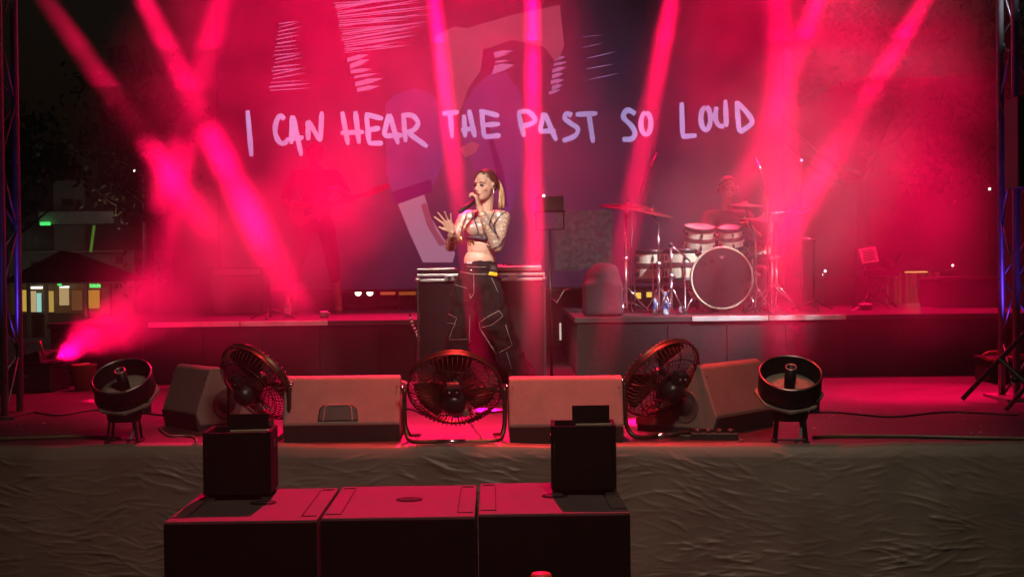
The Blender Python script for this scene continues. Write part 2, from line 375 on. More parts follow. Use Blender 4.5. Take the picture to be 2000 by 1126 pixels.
Z6 = [  # strokes in pixels of an enlargement: x = 440 + X/3.518
    [[(155, 760), (182, 1075)]],
    [[(408, 822), (380, 797), (352, 840), (345, 910), (365, 965), (395, 988), (430, 970)]],
    [[(462, 795), (456, 990)], [(418, 962), (540, 945)], [(468, 800), (525, 1072)]],
    [[(572, 965), (568, 830)], [(570, 830), (655, 972)], [(655, 972), (665, 768)]],
    [[(805, 768), (845, 998)], [(895, 765), (920, 988)], [(795, 915), (955, 908)]],
    [[(970, 785), (990, 990)], [(960, 785), (1085, 818)], [(985, 895), (1065, 880)], [(985, 985), (1085, 985)]],
    [[(1125, 785), (1088, 935)], [(1090, 935), (1218, 930)], [(1130, 785), (1190, 992)]],
    [[(1225, 800), (1240, 978)], [(1210, 795), (1285, 795), (1325, 845), (1300, 890), (1250, 912)], [(1255, 912), (1390, 1010)]],
    [[(1490, 782), (1605, 772)], [(1545, 775), (1560, 950)]],
    [[(1640, 790), (1648, 945)], [(1675, 755), (1716, 945)], [(1620, 895), (1722, 882)]],
    [[(1762, 760), (1778, 945)], [(1745, 762), (1882, 797)], [(1770, 862), (1888, 853)], [(1775, 942), (1892, 932)]]]
Z7 = [  # x = 960 + X/3.518
    [[(185, 780), (225, 942)], [(178, 775), (250, 768), (300, 825), (255, 858), (185, 868)]],
    [[(360, 775), (330, 905)], [(325, 905), (440, 898)], [(365, 780), (445, 968)]],
    [[(552, 795), (515, 782), (503, 815), (545, 850), (592, 885), (572, 935), (488, 968)]],
    [[(578, 788), (726, 780)], [(668, 785), (698, 982)]],
    [[(988, 785), (935, 758), (905, 805), (960, 865), (985, 915), (962, 955), (898, 958)]],
    [elp(1060, 850, 34, 76)],
    [[(1305, 705), (1312, 945)], [(1305, 940), (1408, 932)]],
    [elp(1470, 815, 33, 78)],
    [[(1545, 735), (1536, 810), (1560, 862), (1596, 868)], [(1605, 688), (1612, 872)]],
    [[(1682, 695), (1700, 910)], [(1682, 700), (1765, 790), (1785, 850), (1700, 912)]]]
for base, Z in ((440, Z6), (960, Z7)):
    for L in Z: stroke_letter([[(base+x/3.518, y/3.518) for x, y in s] for s in L], 9.8)
# legs that carry the screen
for px in (470, 1000, 1490):
    q = sx(px, 566); MB().box((q.x, .08, (q.z+STAGE)/2-.02), (.08, .1, q.z-STAGE-.02)).build('support', M_black, scr)

# ---------------------------------------------------------------- haze and smoke
def volume(name, density, color=(1, .97, .97), aniso=.3, blobs=None, nz=None):
    m = bpy.data.materials.new(name); m.use_nodes = True; n = m.node_tree.nodes; K = m.node_tree.links.new
    n.remove(n['Principled BSDF']); v = n.new('ShaderNodeVolumePrincipled')
    v.inputs['Color'].default_value = (*color, 1); v.inputs['Density'].default_value = density
    v.inputs['Density Attribute'].default_value = ''; v.inputs['Anisotropy'].default_value = aniso
    K(v.outputs[0], n['Material Output'].inputs['Volume'])
    if blobs:                                     # soft billows: each blob fades to nothing at its rim, broken up by noise
        tc = n.new('ShaderNodeTexCoord'); src = tc.outputs['Object']; acc = None
        no = n.new('ShaderNodeTexNoise'); no.inputs['Scale'].default_value = nz[0]; no.inputs['Detail'].default_value = nz[2]; no.inputs['Roughness'].default_value = .6; K(src, no.inputs['Vector'])
        wo = n.new('ShaderNodeVectorMath'); wo.operation = 'SUBTRACT'; wo.inputs[1].default_value = (.5, .5, .5); K(no.outputs['Color'], wo.inputs[0])
        ws = n.new('ShaderNodeVectorMath'); ws.operation = 'MULTIPLY_ADD'; ws.inputs[1].default_value = (nz[1],)*3; K(wo.outputs[0], ws.inputs[0]); K(src, ws.inputs[2])
        for c, r in blobs:
            d = n.new('ShaderNodeVectorMath'); d.operation = 'SUBTRACT'; d.inputs[1].default_value = c; K(ws.outputs[0], d.inputs[0])
            e = n.new('ShaderNodeVectorMath'); e.operation = 'DIVIDE'; e.inputs[1].default_value = r; K(d.outputs[0], e.inputs[0])
            l = n.new('ShaderNodeVectorMath'); l.operation = 'LENGTH'; K(e.outputs[0], l.inputs[0])
            q = n.new('ShaderNodeMapRange'); q.interpolation_type = 'SMOOTHSTEP'; q.inputs[1].default_value = 1.; q.inputs[2].default_value = nz[3]; q.inputs[3].default_value = 0; q.inputs[4].default_value = 1; K(l.outputs[1], q.inputs[0])
            if acc is None: acc = q.outputs[0]
            else:
                a = n.new('ShaderNodeMath'); a.operation = 'MAXIMUM'; K(acc, a.inputs[0]); K(q.outputs[0], a.inputs[1]); acc = a.outputs[0]
        f = n.new('ShaderNodeMapRange'); f.inputs[1].default_value = .36; f.inputs[2].default_value = .66; f.inputs[3].default_value = nz[4]*density; f.inputs[4].default_value = density; K(no.outputs[0], f.inputs[0])
        g = n.new('ShaderNodeMath'); g.operation = 'MULTIPLY'; K(acc, g.inputs[0]); K(f.outputs[0], g.inputs[1]); K(g.outputs[0], v.inputs['Density'])
    return m
tag(MB().box((0, 34.9, 4.5), (90, 90, 11)).build('haze', volume('haze_air', .0032)), 'thin smoky air over the whole square', 'haze', kind='stuff')
def cloud(label, blobs, density, scale=1.5, warp=.25, detail=3., core=.2, low=.35, step=1.):
    m = MB(); k = 1.12
    lo = [min(c[i]-r[i]*k for c, r in blobs)-warp*.3 for i in range(3)]; hi = [max(c[i]+r[i]*k for c, r in blobs)+warp*.3 for i in range(3)]
    c0 = Vector([(a+b)/2 for a, b in zip(lo, hi)]); lb = [(Vector(c)-c0, r) for c, r in blobs]
    m.box((0, 0, 0), [b-a for a, b in zip(lo, hi)], bev=.1)
    vm = volume('smoke_air', density, blobs=[(tuple(c), tuple(r)) for c, r in lb], nz=(scale, warp, detail, core, low)); vm.cycles.volume_step_rate = step*2
    o = m.build('smoke', vm, None, False, c0); tag(o, label, 'smoke', kind='stuff'); return o
def B(px, py, d, r): return (W(px, py, d), r)
# the body of stage smoke hanging behind the singer
cloud('broad bank of smoke hanging above the riser', [
    ((-1.5, 12.6, 3.6), (2.2, 1.7, 2.0)), ((-2.8, 12.6, 4.2), (1.4, 1.6, 1.9)), ((1.0, 12.6, 3.7), (2.6, 1.7, 2.2)), ((3.0, 12.6, 3.3), (1.9, 1.6, 2.4)), ((.3, 12.6, 5.2), (5.0, 1.9, 2.1))], .24, 1.2, .8, 2., .1, .25, 1.8)
cloud('dense red puff of smoke above the guitarist', [
    B(335, 340, 11.35, (.34, .5, .40)), B(400, 410, 11.35, (.40, .5, .40)), B(432, 315, 11.35, (.40, .5, .44)), B(485, 410, 11.35, (.44, .5, .44))], .8, 2.4, .34, 1., .15, .5, 2.)
cloud('red jet of smoke shooting up from the machine beside the riser', [
    B(140, 682, 11.35, (.18, .2, .11)), B(185, 655, 11.4, (.30, .28, .21)), B(240, 630, 11.45, (.40, .34, .30)), B(310, 585, 11.6, (.46, .36, .36))], 3.2, 4.2, .24, 2., .1, .4, 2.)
cloud('thinner smoke rising around the guitarist', [
    B(330, 560, 11.6, (.55, .5, .5)), B(420, 500, 11.6, (.7, .55, .6)), B(560, 470, 11.5, (.8, .6, .75)), B(630, 390, 11.6, (.7, .6, .7))], 1.5, 1.7, .5, 1., .1, .35, 2.)
cloud('faint puff of red smoke beside the tower', [
    B(1850, 430, 12.2, (.55, .6, .75)), B(1800, 330, 12.2, (.5, .5, .5)), B(1840, 600, 12.0, (.8, .6, .6))], .4, 1.8, .4, 1., .1, .3, 2.)
cloud('low smoke drifting over the front of the riser', [
    ((-2.3, 11.5, 1.9), (1.7, .8, .9)), ((2.3, 11.5, 2.2), (2.3, 1.0, 1.4)), ((.19, 10.55, 1.95), (.28, .9, .95))], .24, 1.1, .5, 1., .1, .45, 3.)

# ---------------------------------------------------------------- stage front: wedges, fans, confetti blowers
def xf(mb, M): mb.v = [M @ v for v in mb.v]; return mb
M_wedge = mat('wedge_paint', (.22, .165, .155), .62, var=.18, scale=5, bump=.35, bscale=240)
M_wedge_side = mat('wedge_port', (.10, .075, .07), .6)
M_wedge_dark = mat('wedge_shade_dark', (.02, .018, .018), .7)
M_grille = mat('wedge_grille', (.03, .028, .028), .5, bump=.6, bscale=300)
def wedge(label, loc, rz, w=.65, handle=True, s=1.):
    t = thing('stage_monitor', label, 'monitor speaker', loc, rz, 'floor wedges along the stage front')
    prof = [(.06, .03), (.035, .10), (.125, .345), (.15, .36), (.19, .355), (.54, .07), (.54, .03)]
    m = MB().prism([(a*s, b*s) for a, b in prof], w*s)
    body = m.build('cabinet', M_wedge, t, bev=.010)
    MB().prism([(a*s, b*s) for a, b in [(.052, 0), (.030, .094), (.06, .10), (.50, .07), (.53, .03), (.53, 0)]], (w-.012)*s).build('base', M_wedge_dark, t)  # dark foot strip paints the shade under the sloping back
    n = Vector((0, (.36-.07), (.54-.19))).normalized()
    g = MB().box((0, 0, 0), ((w-.08)*s, .39*s, .012)); ang = -math.atan2(.285, .35)
    xf(g, Matrix.Translation(Vector((0, .372, .222))*s) @ Matrix.Rotation(ang, 4, 'X')); g.build('grille', M_grille, t)
    for sgn in (-1, 1):
        e = MB().lathe([(.001, .003), (.082, .003), (.088, .006), (.096, .004), (.098, -.002)], 28, axis=(sgn, 0, 0), origin=(sgn*w/2*s, .23*s, .145*s)).build('end_port', M_wedge_side, t, True)
        MB().lathe([(.001, .0045), (.055, .0045), (.058, .001)], 24, axis=(sgn, 0, 0), origin=(sgn*w/2*s, .23*s, .145*s)).build('port_hole', M_wedge_dark, e, True)
    if handle:
        hm = MB(); tl = math.atan2(.09, .245)
        hm.prism([(-.115, 0), (-.105, .075), (-.085, .095), (.085, .095), (.105, .075), (.115, 0)], .02, 'xz')
        rim = xf(hm, Matrix.Translation((-.02, .044, .112)) @ Matrix.Rotation(-tl, 4, 'X')).build('handle_recess', M_black, t, bev=.008)
        MB().tube([(-.10, .040, .118), (-.092, .061, .186), (-.078, .068, .202), (.038, .068, .202), (.052, .061, .186), (.06, .040, .118)], .006, 6).build('rim', M_wedge, rim)
    for x in (-w/2*s+.02, w/2*s-.02):
        MB().box((x, .10*s, .3*s), (.006, .008, .008)).build('screw', M_steel, t)
    return t
p = F(668, 862, STAGE); wedge('wedge monitor with a handle slot between the tilted fan and the middle fan', (p.x, p.y-.05, STAGE), R(1))
p = F(1106, 866, STAGE); wedge('wedge monitor directly behind the taller black crate, right of the middle fan', (p.x, p.y-.05, STAGE), R(-1), .62, False)
p = F(372, 836, STAGE); wedge('wedge monitor turned sideways near the confetti blower with coloured dots', (p.x-.10, p.y-.02, STAGE), R(-52), .46, False, 1.05)
p = F(1440, 842, STAGE); wedge('wedge monitor turned sideways with a round grille on its end, by the power strip', (p.x+.09, p.y-.02, STAGE), R(50), .60, False, 1.10)

M_fan = mat('fan_metal', (.10, .07, .05), .38, .8, var=.35, scale=12)
M_blade = mat('fan_blade', (.09, .05, .035), .42, .55, var=.35, scale=9)
M_wire = mat('fan_wire', (.06, .04, .03), .45, .7)
def fan(label, loc, rz, tilt, rad=.252, zc=.30, roll=0.):
    t = thing('floor_fan', label, 'fan', loc, rz, 'drum fans on the stage front')
    ax = Matrix.Translation((0, .02, zc)) @ Matrix.Rotation(R(-(90-tilt)), 4, 'X')     # local Z = the way it blows
    def part(mb, name, m, par=None, sm=True): return xf(mb, ax).build(name, m, par or t, sm)
    band = MB().lathe([(rad, -.018), (rad+.006, -.021), (rad+.009, -.014), (rad+.003, -.008), (rad+.003, .012), (rad+.009, .018), (rad+.004, .022), (rad-.002, .018), (rad-.002, -.014), (rad, -.018)], 48)
    part(band, 'rim', M_fan)
    def guard(z0, z1, nw):
        m = MB()
        for i in range(nw):
            a = 2*math.pi*i/nw; c, s = math.cos(a), math.sin(a); tw = .22
            c2, s2 = math.cos(a+tw), math.sin(a+tw)
            m.tube([(c*.06, s*.06, z1), (c2*rad*.6, s2*rad*.6, z1*.92+z0*.08), (c2*rad*.9, s2*rad*.9, z1*.6+z0*.4), (c2*rad, s2*rad, z0)], .0026, 4)
        for rr, zz in ((.06, z1), (rad*.45, z1*.96+z0*.04), (rad*.75, z1*.8+z0*.2)):
            m.tube([(rr*math.cos(2*math.pi*i/36), rr*math.sin(2*math.pi*i/36), zz) for i in range(37)], .003, 4, caps=False)
        return m
    part(guard(-.018, -.095, 56), 'rear_guard', M_wire); part(guard(.018, .075, 44), 'front_guard', M_wire)
    for k in range(3):
        a0 = 2*math.pi*k/3+.5; vs = []; fs = []
        for i in range(7):
            r = .05+(rad-.075)*i/6
            for j in range(7):
                u = j/6-.5; aa = a0+u*(1.25-.35*abs(i/6-.6)); vs.append((r*math.cos(aa), r*math.sin(aa), .015+u*.07*(1-.45*i/6)))
        for i in range(6):
            for j in range(6): q = i*7+j; fs.append((q, q+1, q+8, q+7))
        b = part(MB().add(vs, fs), 'blade', M_blade); s = b.modifiers.new('s', 'SOLIDIFY'); s.thickness = .003
    part(MB().lathe([(.001, .05), (.04, .048), (.05, .03), (.05, -.01), (.001, -.012)], 20), 'hub', M_plastic)
    mo = part(MB().lathe([(.001, -.17), (.04, -.168), (.058, -.155), (.064, -.13), (.064, -.03), (.05, -.02), (.001, -.02)], 24), 'motor', M_plastic)
    up = -1                                       # away from the floor in the disc's own frame
    part(MB().box((0, -.095, -.12), (.075, .07, .055), bev=.008), 'switch_box', M_plastic, mo, False)
    for x in (-.02, .02): part(MB().lathe([(.001, -.155), (.007, -.153), (.008, -.145)], 8, origin=(x, -.10, 0)), 'knob', M_steel, mo)
    part(MB().box((.03, .10, -.10), (.085, .045, .004), (0, 0, R(-14))), 'rating_plate', mat('sticker', (.55, .42, .30), .5, var=.9, scale=55, tint=(.8, .75, .6)), t, False)
    for sgn in (-1, 1):
        part(MB().tube([(sgn*.06, -.01*sgn, -.1), (sgn*rad, 0, -.03)], .004, 6), 'strut', M_wire)
        piv = ax @ Vector((sgn*(rad+.012), 0, 0))
        k = MB().lathe([(.001, .036), (.014, .034), (.016, .012), (.007, .01), (.007, -.008)], 10, axis=(sgn, 0, 0), origin=piv); k.build('pivot_knob', M_chrome, t, True)
    px = rad+.022; base = []
    arm = [(-px, .02, zc), (-px, .015, .14), (-px+.008, .0, .06), (-px+.03, -.03, .022), (-px+.09, -.05, .014), (0, -.055, .014)]
    pts = catmull(arm, 5); pts += [Vector((-q.x, q.y, q.z)) for q in reversed(pts[:-1])]
    st = MB().tube(pts, .0125, 10).build('stand', M_fan, t, True)
    MB().tube([(-.10, -.055, .0145), (.06, -.055, .0145)], .0132, 10).build('foot_sleeve', M_chrome, st, True)
    for sgn in (-1, 1):
        MB().tube([(sgn*px, .016, .10), (sgn*(px-.02), .12, .03), (sgn*(px-.06), .26, .014)], .010, 8).build('rear_leg', M_fan, st, True)
    return t
pf = F(888, 866, STAGE); fan('tilted fan in the middle of the stage front, below the singer', (pf.x, pf.y+.04, STAGE), R(0), 38)
pf = F(492, 862, STAGE); fan('tilted fan with a bright clip, beside the sideways wedge and the crate', (pf.x, pf.y+.14, STAGE), R(-42), 34, zc=.32)
pf = F(1300, 856, STAGE); fan('tilted fan next to the power strip, right of the wedge monitors', (pf.x, pf.y+.12, STAGE), R(38), 34, zc=.325)

M_dish = mat('blower_paint', (.006, .006, .006), .45, spec=.35)
M_dust = mat('blower_inside', (.27, .23, .19), .7, var=.25, scale=30, bump=.3, bscale=90)
def blower(label, loc, rz, tilt, lean, dots):
    t = thing('confetti_blower', label, 'confetti machine', loc, rz, 'confetti blowers at the stage corners')
    T = Matrix.Translation((0, 0, .322)) @ Matrix.Rotation(R(lean), 4, 'Y') @ Matrix.Rotation(R(tilt), 4, 'X')
    r = .163
    dish = xf(MB().lathe([(.02, -.052), (r-.01, -.05), (r-.006, -.045), (r-.004, .06), (r, .064), (r+.005, .06), (r+.005, -.05), (r-.02, -.06), (.02, -.062)], 40), T).build('dish', M_dish, t, True)
    xf(MB().lathe([(r+.005, .056), (r+.008, .06), (r+.004, .067), (r-.004, .067), (r-.006, .062)], 40), T).build('lip', M_steel, dish, True)
    xf(MB().lathe([(.001, -.026), (.09, -.028), (r-.014, -.04), (r-.012, -.046)], 36), T).build('tray', M_dust, t, True)
    tb = xf(MB().lathe([(.031, -.03), (.031, .098), (.024, .098), (.024, -.02), (.001, -.02)], 20), T).build('nozzle', M_dish, t, True)
    xf(MB().lathe([(.0235, .0975), (.0235, .1015), (.0315, .1015), (.0315, .0975)], 20), T).build('ring', M_alu, tb, True)
    for i in range(dots):
        a = R(198+i*9.5); q = T @ Vector(((r-.02)*math.cos(a), (r-.02)*math.sin(a), -.03))
        MB().ell(q, (.0045, .0045, .0045), n=8, m=5).build('stud', M_chrome, t, True)
    # octagonal collar under the dish, seen as pale corners
    xf(MB().lathe([(.02, -.064), (r+.022, -.064), (r+.022, -.078), (.02, -.082)], 8), T).build('collar', mat('collar_paint', (.22, .19, .17), .5), t)
    MB().lathe([(.001, .12), (.088, .12), (.095, .14), (.105, .235), (.11, .27), (.001, .28)], 20).build('motor_housing', M_dish, t, True)
    MB().box((.125, -.03, .20), (.05, .07, .075), bev=.006).build('control_box', M_dish, t)
    for k, (y, z) in enumerate(((-.067, .225), (-.067, .20), (-.067, .18))): MB().ell((.118+.012*(k % 2), y, z), (.006, .004, .006), n=8, m=5).build('button', (M_chrome, mat('red_button', (.5, .05, .03), .4), M_steel)[k], t, True)
    for sx_ in (-1, 1):
        for sy_ in (-1, 1):
            MB().tube([(sx_*.07, sy_*.055, .125), (sx_*.082, sy_*.065, .008)], .0085, 6).build('leg', M_dish, t)
        MB().box((sx_*.083, 0, .0085), (.024, .17, .014)).build('skid', M_dish, t)
    MB().tube([(-.08, -.065, .022), (.08, -.065, .022)], .005, 6).build('crossbar', M_dish, t)
    MB().tube(catmull([(.05, 0, .13), (.055, -.03, .07), (.04, -.06, .02), (.02, -.02, .006)]), .007, 6).build('hose', mat('hose', (.10, .16, .17), .4), t, True)
    return t
p = F(238, 866, STAGE); blower('round confetti blower with pale dots in its dish, beside the sideways wedge', (p.x, p.y+.06, STAGE), R(4), 31, -8, 6)
p = F(1548, 866, STAGE); blower('round confetti blower with a level dish, by the long cable on the other corner', (p.x, p.y+.06, STAGE), R(-6), 30, 2, 0)

# cables, power strip and scraps on the floor
def cable(label, pix, r=.007, m=None, z=STAGE, name='cable', extra=None, cat='cable'):
    pts = [F(x, y, z) + Vector((0, 0, r)) for x, y in pix]
    if extra: pts = [p+Vector((0, 0, e)) for p, e in zip(pts, extra)]
    return tag(MB().tube(catmull(pts, 6), r, 7).build(name, m or M_rubber, None, True), label, cat)
M_cab = mat('grey_cable', (.16, .14, .12), .5)
M_gold = mat('worn_cable', (.09, .075, .05), .35, var=.5, scale=3)
cable('thick dark cable lying from the corner to the dotted confetti blower', [(-60, 861), (20, 859), (90, 857), (150, 855), (205, 857), (235, 859)], .011, M_gold)
cable('thick dark cable running off past the level confetti blower', [(1588, 856), (1640, 854), (1760, 854), (1900, 857), (2060, 860)], .010, M_gold)
cable('pale thin cable curling from the sideways wedge near the dotted blower', [(312, 838), (330, 852), (366, 852), (382, 857), (384, 866), (396, 867)], .006, M_cab)
cable('thin cable running down from the middle fan onto the skirt', [(914, 812), (928, 838), (942, 856), (960, 866), (985, 869)], .004, M_cab, extra=[.16, .07, 0, 0, .012])
cable('cable hanging from the fan by the power strip', [(1302, 790), (1316, 812), (1334, 832), (1330, 850), (1350, 852)], .005, M_cab, extra=[.2, .1, 0, 0, 0])
cable('loose black cable loop around the power strip', [(1352, 846), (1376, 834), (1410, 842), (1440, 856), (1448, 862), (1420, 866), (1384, 868), (1300, 868)], .005, M_cab)
cable('black signal cable trailing behind the wedge monitors', [(560, 838), (600, 800), (700, 792), (800, 800), (840, 812), (960, 806), (1000, 800)], .006)
cable('black cable crossing the empty floor at the right', [(1500, 812), (1620, 806), (1740, 815), (1850, 806), (1990, 812)], .006)
cable('black cable looping across the floor by the dotted confetti blower', [(40, 800), (110, 812), (180, 802), (250, 806), (320, 812)], .006)
p = F(1395, 858, STAGE)
ps = thing('power_strip', 'black power strip with plugs between the fan and the confetti blower', 'power strip', (p.x, p.y, STAGE), R(-8))
MB().box((0, 0, .02), (.26, .06, .04), bev=.006).build('case', M_plastic, ps)
for i in range(4):
    MB().lathe([(.001, .062), (.016, .06), (.02, .05), (.02, .041)], 12, origin=(-.09+i*.06, 0, 0)).build('plug', M_rubber, ps, True)
for i in range(26):
    x, y = ((rnd.uniform(1580, 1960), rnd.uniform(765, 850)) if i < 15 else (rnd.uniform(0, 180), rnd.uniform(785, 850))) if i < 22 else (rnd.uniform(820, 960), rnd.uniform(842, 856))
    p = F(x, y, STAGE); a = rnd.uniform(.006, .016); b = rnd.uniform(.005, .012)
    o = MB().add([(-a, -b, .0035), (a, -b*.6, .006), (a*.8, b, .0035), (-a*.7, b*.9, .008)], [(0, 1, 2, 3)]).build('paper_scrap', M_white, None, False, (p.x, p.y, STAGE)); o.rotation_euler.z = rnd.uniform(0, 6)
    tag(o, 'tiny pale scrap of confetti paper lying on the stage floor', 'confetti', 'scraps of confetti on the stage floor')

# ---------------------------------------------------------------- subwoofers and crates before the stage
sub_top = 1.10
def sub(label, fx, w):
    yb = fx[1].y
    t = thing('subwoofer', label, 'subwoofer', ((fx[0].x+fx[1].x)/2, fx[0].y, 0), R(.8), 'subwoofers lined up before the stage')
    h = sub_top; dp = .78
    MB().box((0, dp/2, h/2), (w-.012, dp, h), bev=.008).build('cabinet', M_sub, t)
    MB().box((0, -.006, h/2-.004), (w-.014, .012, h-.010)).build('grille', M_boxblack, t)
    for s in (-1, 1):
        q = MB().box((s*(w/2-.075), dp/2, h+.0005), (.0035, dp-.16, .004))
        q.add([v for v in MB().box((s*(w/2-.045), .08, h+.0005), (.06, .0035, .004)).v], [(3, 2, 1, 0), (4, 5, 6, 7), (0, 1, 5, 4), (1, 2, 6, 5), (2, 3, 7, 6), (3, 0, 4, 7)])
        q.build('runner_groove', M_boxblack, t)
        MB().box((s*(w/2-.045), dp-.06, h+.0005), (.05, .012, .004)).build('slot', M_boxblack, t)
        MB().box((s*(w/2-.004), dp*.5, h*.65), (.006, .18, .09)).build('handle', M_boxblack, t)
    m = MB().lathe([(.001, .0025), (.055, .0025), (.055, -.001)], 24); m.v = [Vector((v.x, v.y*1.0, v.z)) for v in m.v]
    lg = m.build('badge', mat('badge', (.004, .004, .005), .9, spec=.1), t, False, (0.02, dp*.52, h))
    MB().box((0, 0, .003), (.075, .012, .002)).build('badge_bar', M_sub, lg)
    return t
PX = [(318, 1018), (624, 1011), (931, 1003), (1233, 998)]
PP = [F(x, y, sub_top) for x, y in PX]
sub('black subwoofer carrying the left crate, first of the three in the row', (PP[0], PP[1]), (PP[1]-PP[0]).length)
sub('black subwoofer with a bare top in the middle of the row', (PP[1], PP[2]), (PP[2]-PP[1]).length)
sub('black subwoofer carrying the right crate, last of the three in the row', (PP[2], PP[3]), (PP[3]-PP[2]).length)
def crate(label, px0, px1, pyb, h, rz, flap):
    a, b = F(px0, pyb, sub_top), F(px1, pyb, sub_top); w = (b-a).length; dp = w*.92
    t = thing('crate', label, 'crate', ((a.x+b.x)/2, a.y, sub_top), rz, 'open crates standing on the subwoofers')
    th = .016
    for s in (-1, 1):
        MB().box((s*(w/2-th/2), dp/2, h/2+.012), (th, dp-.002, h-.024)).build('side_panel', M_boxblack, t, bev=.002)
        MB().box((s*(w/2), dp/2, h*.78), (.004, .07, .03)).build('hand_hole', M_black, t)
        for yy in (.03, dp-.03): MB().box((s*(w/2-.025), yy, .006), (.04, .04, .012)).build('foot', M_rubber, t)
    for yy in (th/2, dp-th/2): MB().box((0, yy, h/2+.012), (w-.002-2*th, th, h-.028)).build('end_panel', M_boxblack, t, bev=.002)
    MB().box((0, dp/2, .024), (w-2*th, dp-2*th, .012)).build('bottom', M_boxblack, t)
    fw, fh, fx = flap
    MB().box((fx, dp*.42, h+fh/2-.06), (fw, .022, fh+.10), (R(-5), 0, R(3)), bev=.003).build('raised_flap', M_boxblack, t)
    MB().box((fx+.01, dp*.30, h-.006), (fw*.95, .012, .012), (R(20), 0, R(4))).build('ledge', mat('bare_wood', (.22, .17, .12), .6), t)
crate('open black crate with raised flap on the first subwoofer, nearer the dotted blower', 398, 528, 978, .285, R(3), (.172, .075, .035))
crate('open black crate with raised flap in front of the right wedge monitor', 1077, 1205, 968, .292, R(-1.5), (.158, .085, .035))
p = W(1057, 1119, 4.9)
rp = thing('pit_post', 'round post with red light painted on its top at the bottom edge before the subwoofers', 'post', (p.x, p.y, 0))
MB().lathe([(.001, 0), (.14, 0), (.14, .02), (.022, .04), (.022, p.z-.05)], 20).build('pole', M_black, rp, True)
MB().lathe([(.001, p.z+.003), (.033, p.z+.001), (.0375, p.z-.008), (.0375, p.z-.05), (.001, p.z-.052)], 24).build('cap', mat('red_lit_cap', (.5, .03, .03), .5), rp, True)  # cap red stands in for the red light falling on it

# ---------------------------------------------------------------- people
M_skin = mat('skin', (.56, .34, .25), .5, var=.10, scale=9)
M_skin2 = mat('skin_darker', (.45, .27, .20), .55, var=.12, scale=9)  # darker skin tone for the drummer and guitarist
def hand(m, w, d, s, n, spread=.1, curl=.25, k=1., thumb=1.):
    """Palm and five fingers: w wrist, d towards the fingertips, s across the palm towards the little finger, n out of the palm."""
    w, d, s, n = Vector(w), Vector(d).normalized(), Vector(s).normalized(), Vector(n).normalized()
    kn = []
    for i in range(4):
        q = w + d*(.082-.004*abs(i-1.2))*k + s*(i-1.5)*.0195*k; kn.append(q); m.cap(w+d*.012*k+s*(i-1.5)*.010*k, q, .0145*k, .0115*k, 8)
    for i, q in enumerate(kn):
        L = (.040, .045, .041, .032)[i]*k; dd = (d + s*(i-1.5)*spread).normalized(); ang = 0; p0 = q
        for j, f in enumerate((1, .66, .52)):
            ang += curl*(1.0 if j else .8); v = (dd*math.cos(ang)+n*math.sin(ang)).normalized(); p1 = p0+v*L*f
            m.cap(p0, p1, (.0095-.001*j)*k, (.0085-.001*j)*k, 8); p0 = p1
    b = w + d*.022*k - s*.022*k; v = (d*.62 - s*.75*thumb + n*.25).normalized(); p1 = b+v*.042*k; m.cap(b, p1, .014*k, .0105*k, 8)
    v2 = (v*.8+d*.4+n*curl*.6).normalized(); m.cap(p1, p1+v2*.03*k, .0100*k, .0078*k, 8)
def head_frame(c, yaw, pitch=0.):
    f = Vector((-math.sin(yaw)*math.cos(pitch), -math.cos(yaw)*math.cos(pitch), -math.sin(pitch))); l = Vector((math.cos(yaw), -math.sin(yaw), 0)); u = l.cross(f)*-1
    u = f.cross(l) if f.cross(l).z > 0 else -f.cross(l)
    Mx = Matrix((l, f*-1, u)).transposed()       # columns: her left, backwards, up
    c = Vector(c)
    return (lambda fw, sd, up: c + f*fw + l*sd + u*up), Mx
def add_head(m, H, Mx, k=1.):
    m.ell(H(-.012*k, 0, .030*k), (.074*k, .095*k, .088*k), Mx); m.ell(H(.018*k, 0, -.025*k), (.063*k, .072*k, .090*k), Mx)
    m.ell(H(.040*k, 0, -.082*k), (.040*k, .045*k, .034*k), Mx); m.ell(H(.062*k, 0, -.094*k), (.020*k, .020*k, .017*k), Mx)
    m.cap(H(.084*k, 0, .008*k), H(.104*k, 0, -.026*k), .008*k, .011*k, 8); m.ell(H(.092*k, 0, -.032*k), (.017*k, .012*k, .010*k), Mx)
    for s in (-1, 1):
        m.ell(H(.056*k, s*.036*k, -.025*k), (.024*k, .024*k, .022*k), Mx); m.ell(H(.066*k, s*.030*k, .028*k), (.028*k, .018*k, .012*k), Mx)
        m.ell(H(-.008*k, s*.074*k, -.006*k), (.009*k, .019*k, .031*k), Mx)
    m.ell(H(.086*k, 0, -.058*k), (.024*k, .016*k, .013*k), Mx)
def add_face(root, H, Mx, k=1., closed=True, lip=(.42, .10, .10)):
    mk = mat('eye_make_up', (.035, .018, .016), .6); lp = mat('lips', lip, .4)
    for s in (-1, 1):
        e = MB().ell(H(.0785*k, s*.031*k, .004*k), (.020*k, .008*k, .0075*k), Mx, 10, 6).build('eye', mk, root, True)
        MB().tube([H(.086*k, s*.014*k, .022*k), H(.085*k, s*.030*k, .029*k), H(.070*k, s*.050*k, .024*k)], .0036*k, 6).build('eyebrow', mat('brow', (.09, .05, .03), .8), root, True)
    MB().ell(H(.101*k, 0, -.0545*k), (.020*k, .010*k, .0045*k), Mx, 12, 6).build('lip', lp, root, True)
    MB().ell(H(.099*k, 0, -.0635*k), (.017*k, .009*k, .0050*k), Mx, 12, 6).build('lip', lp, root, True)
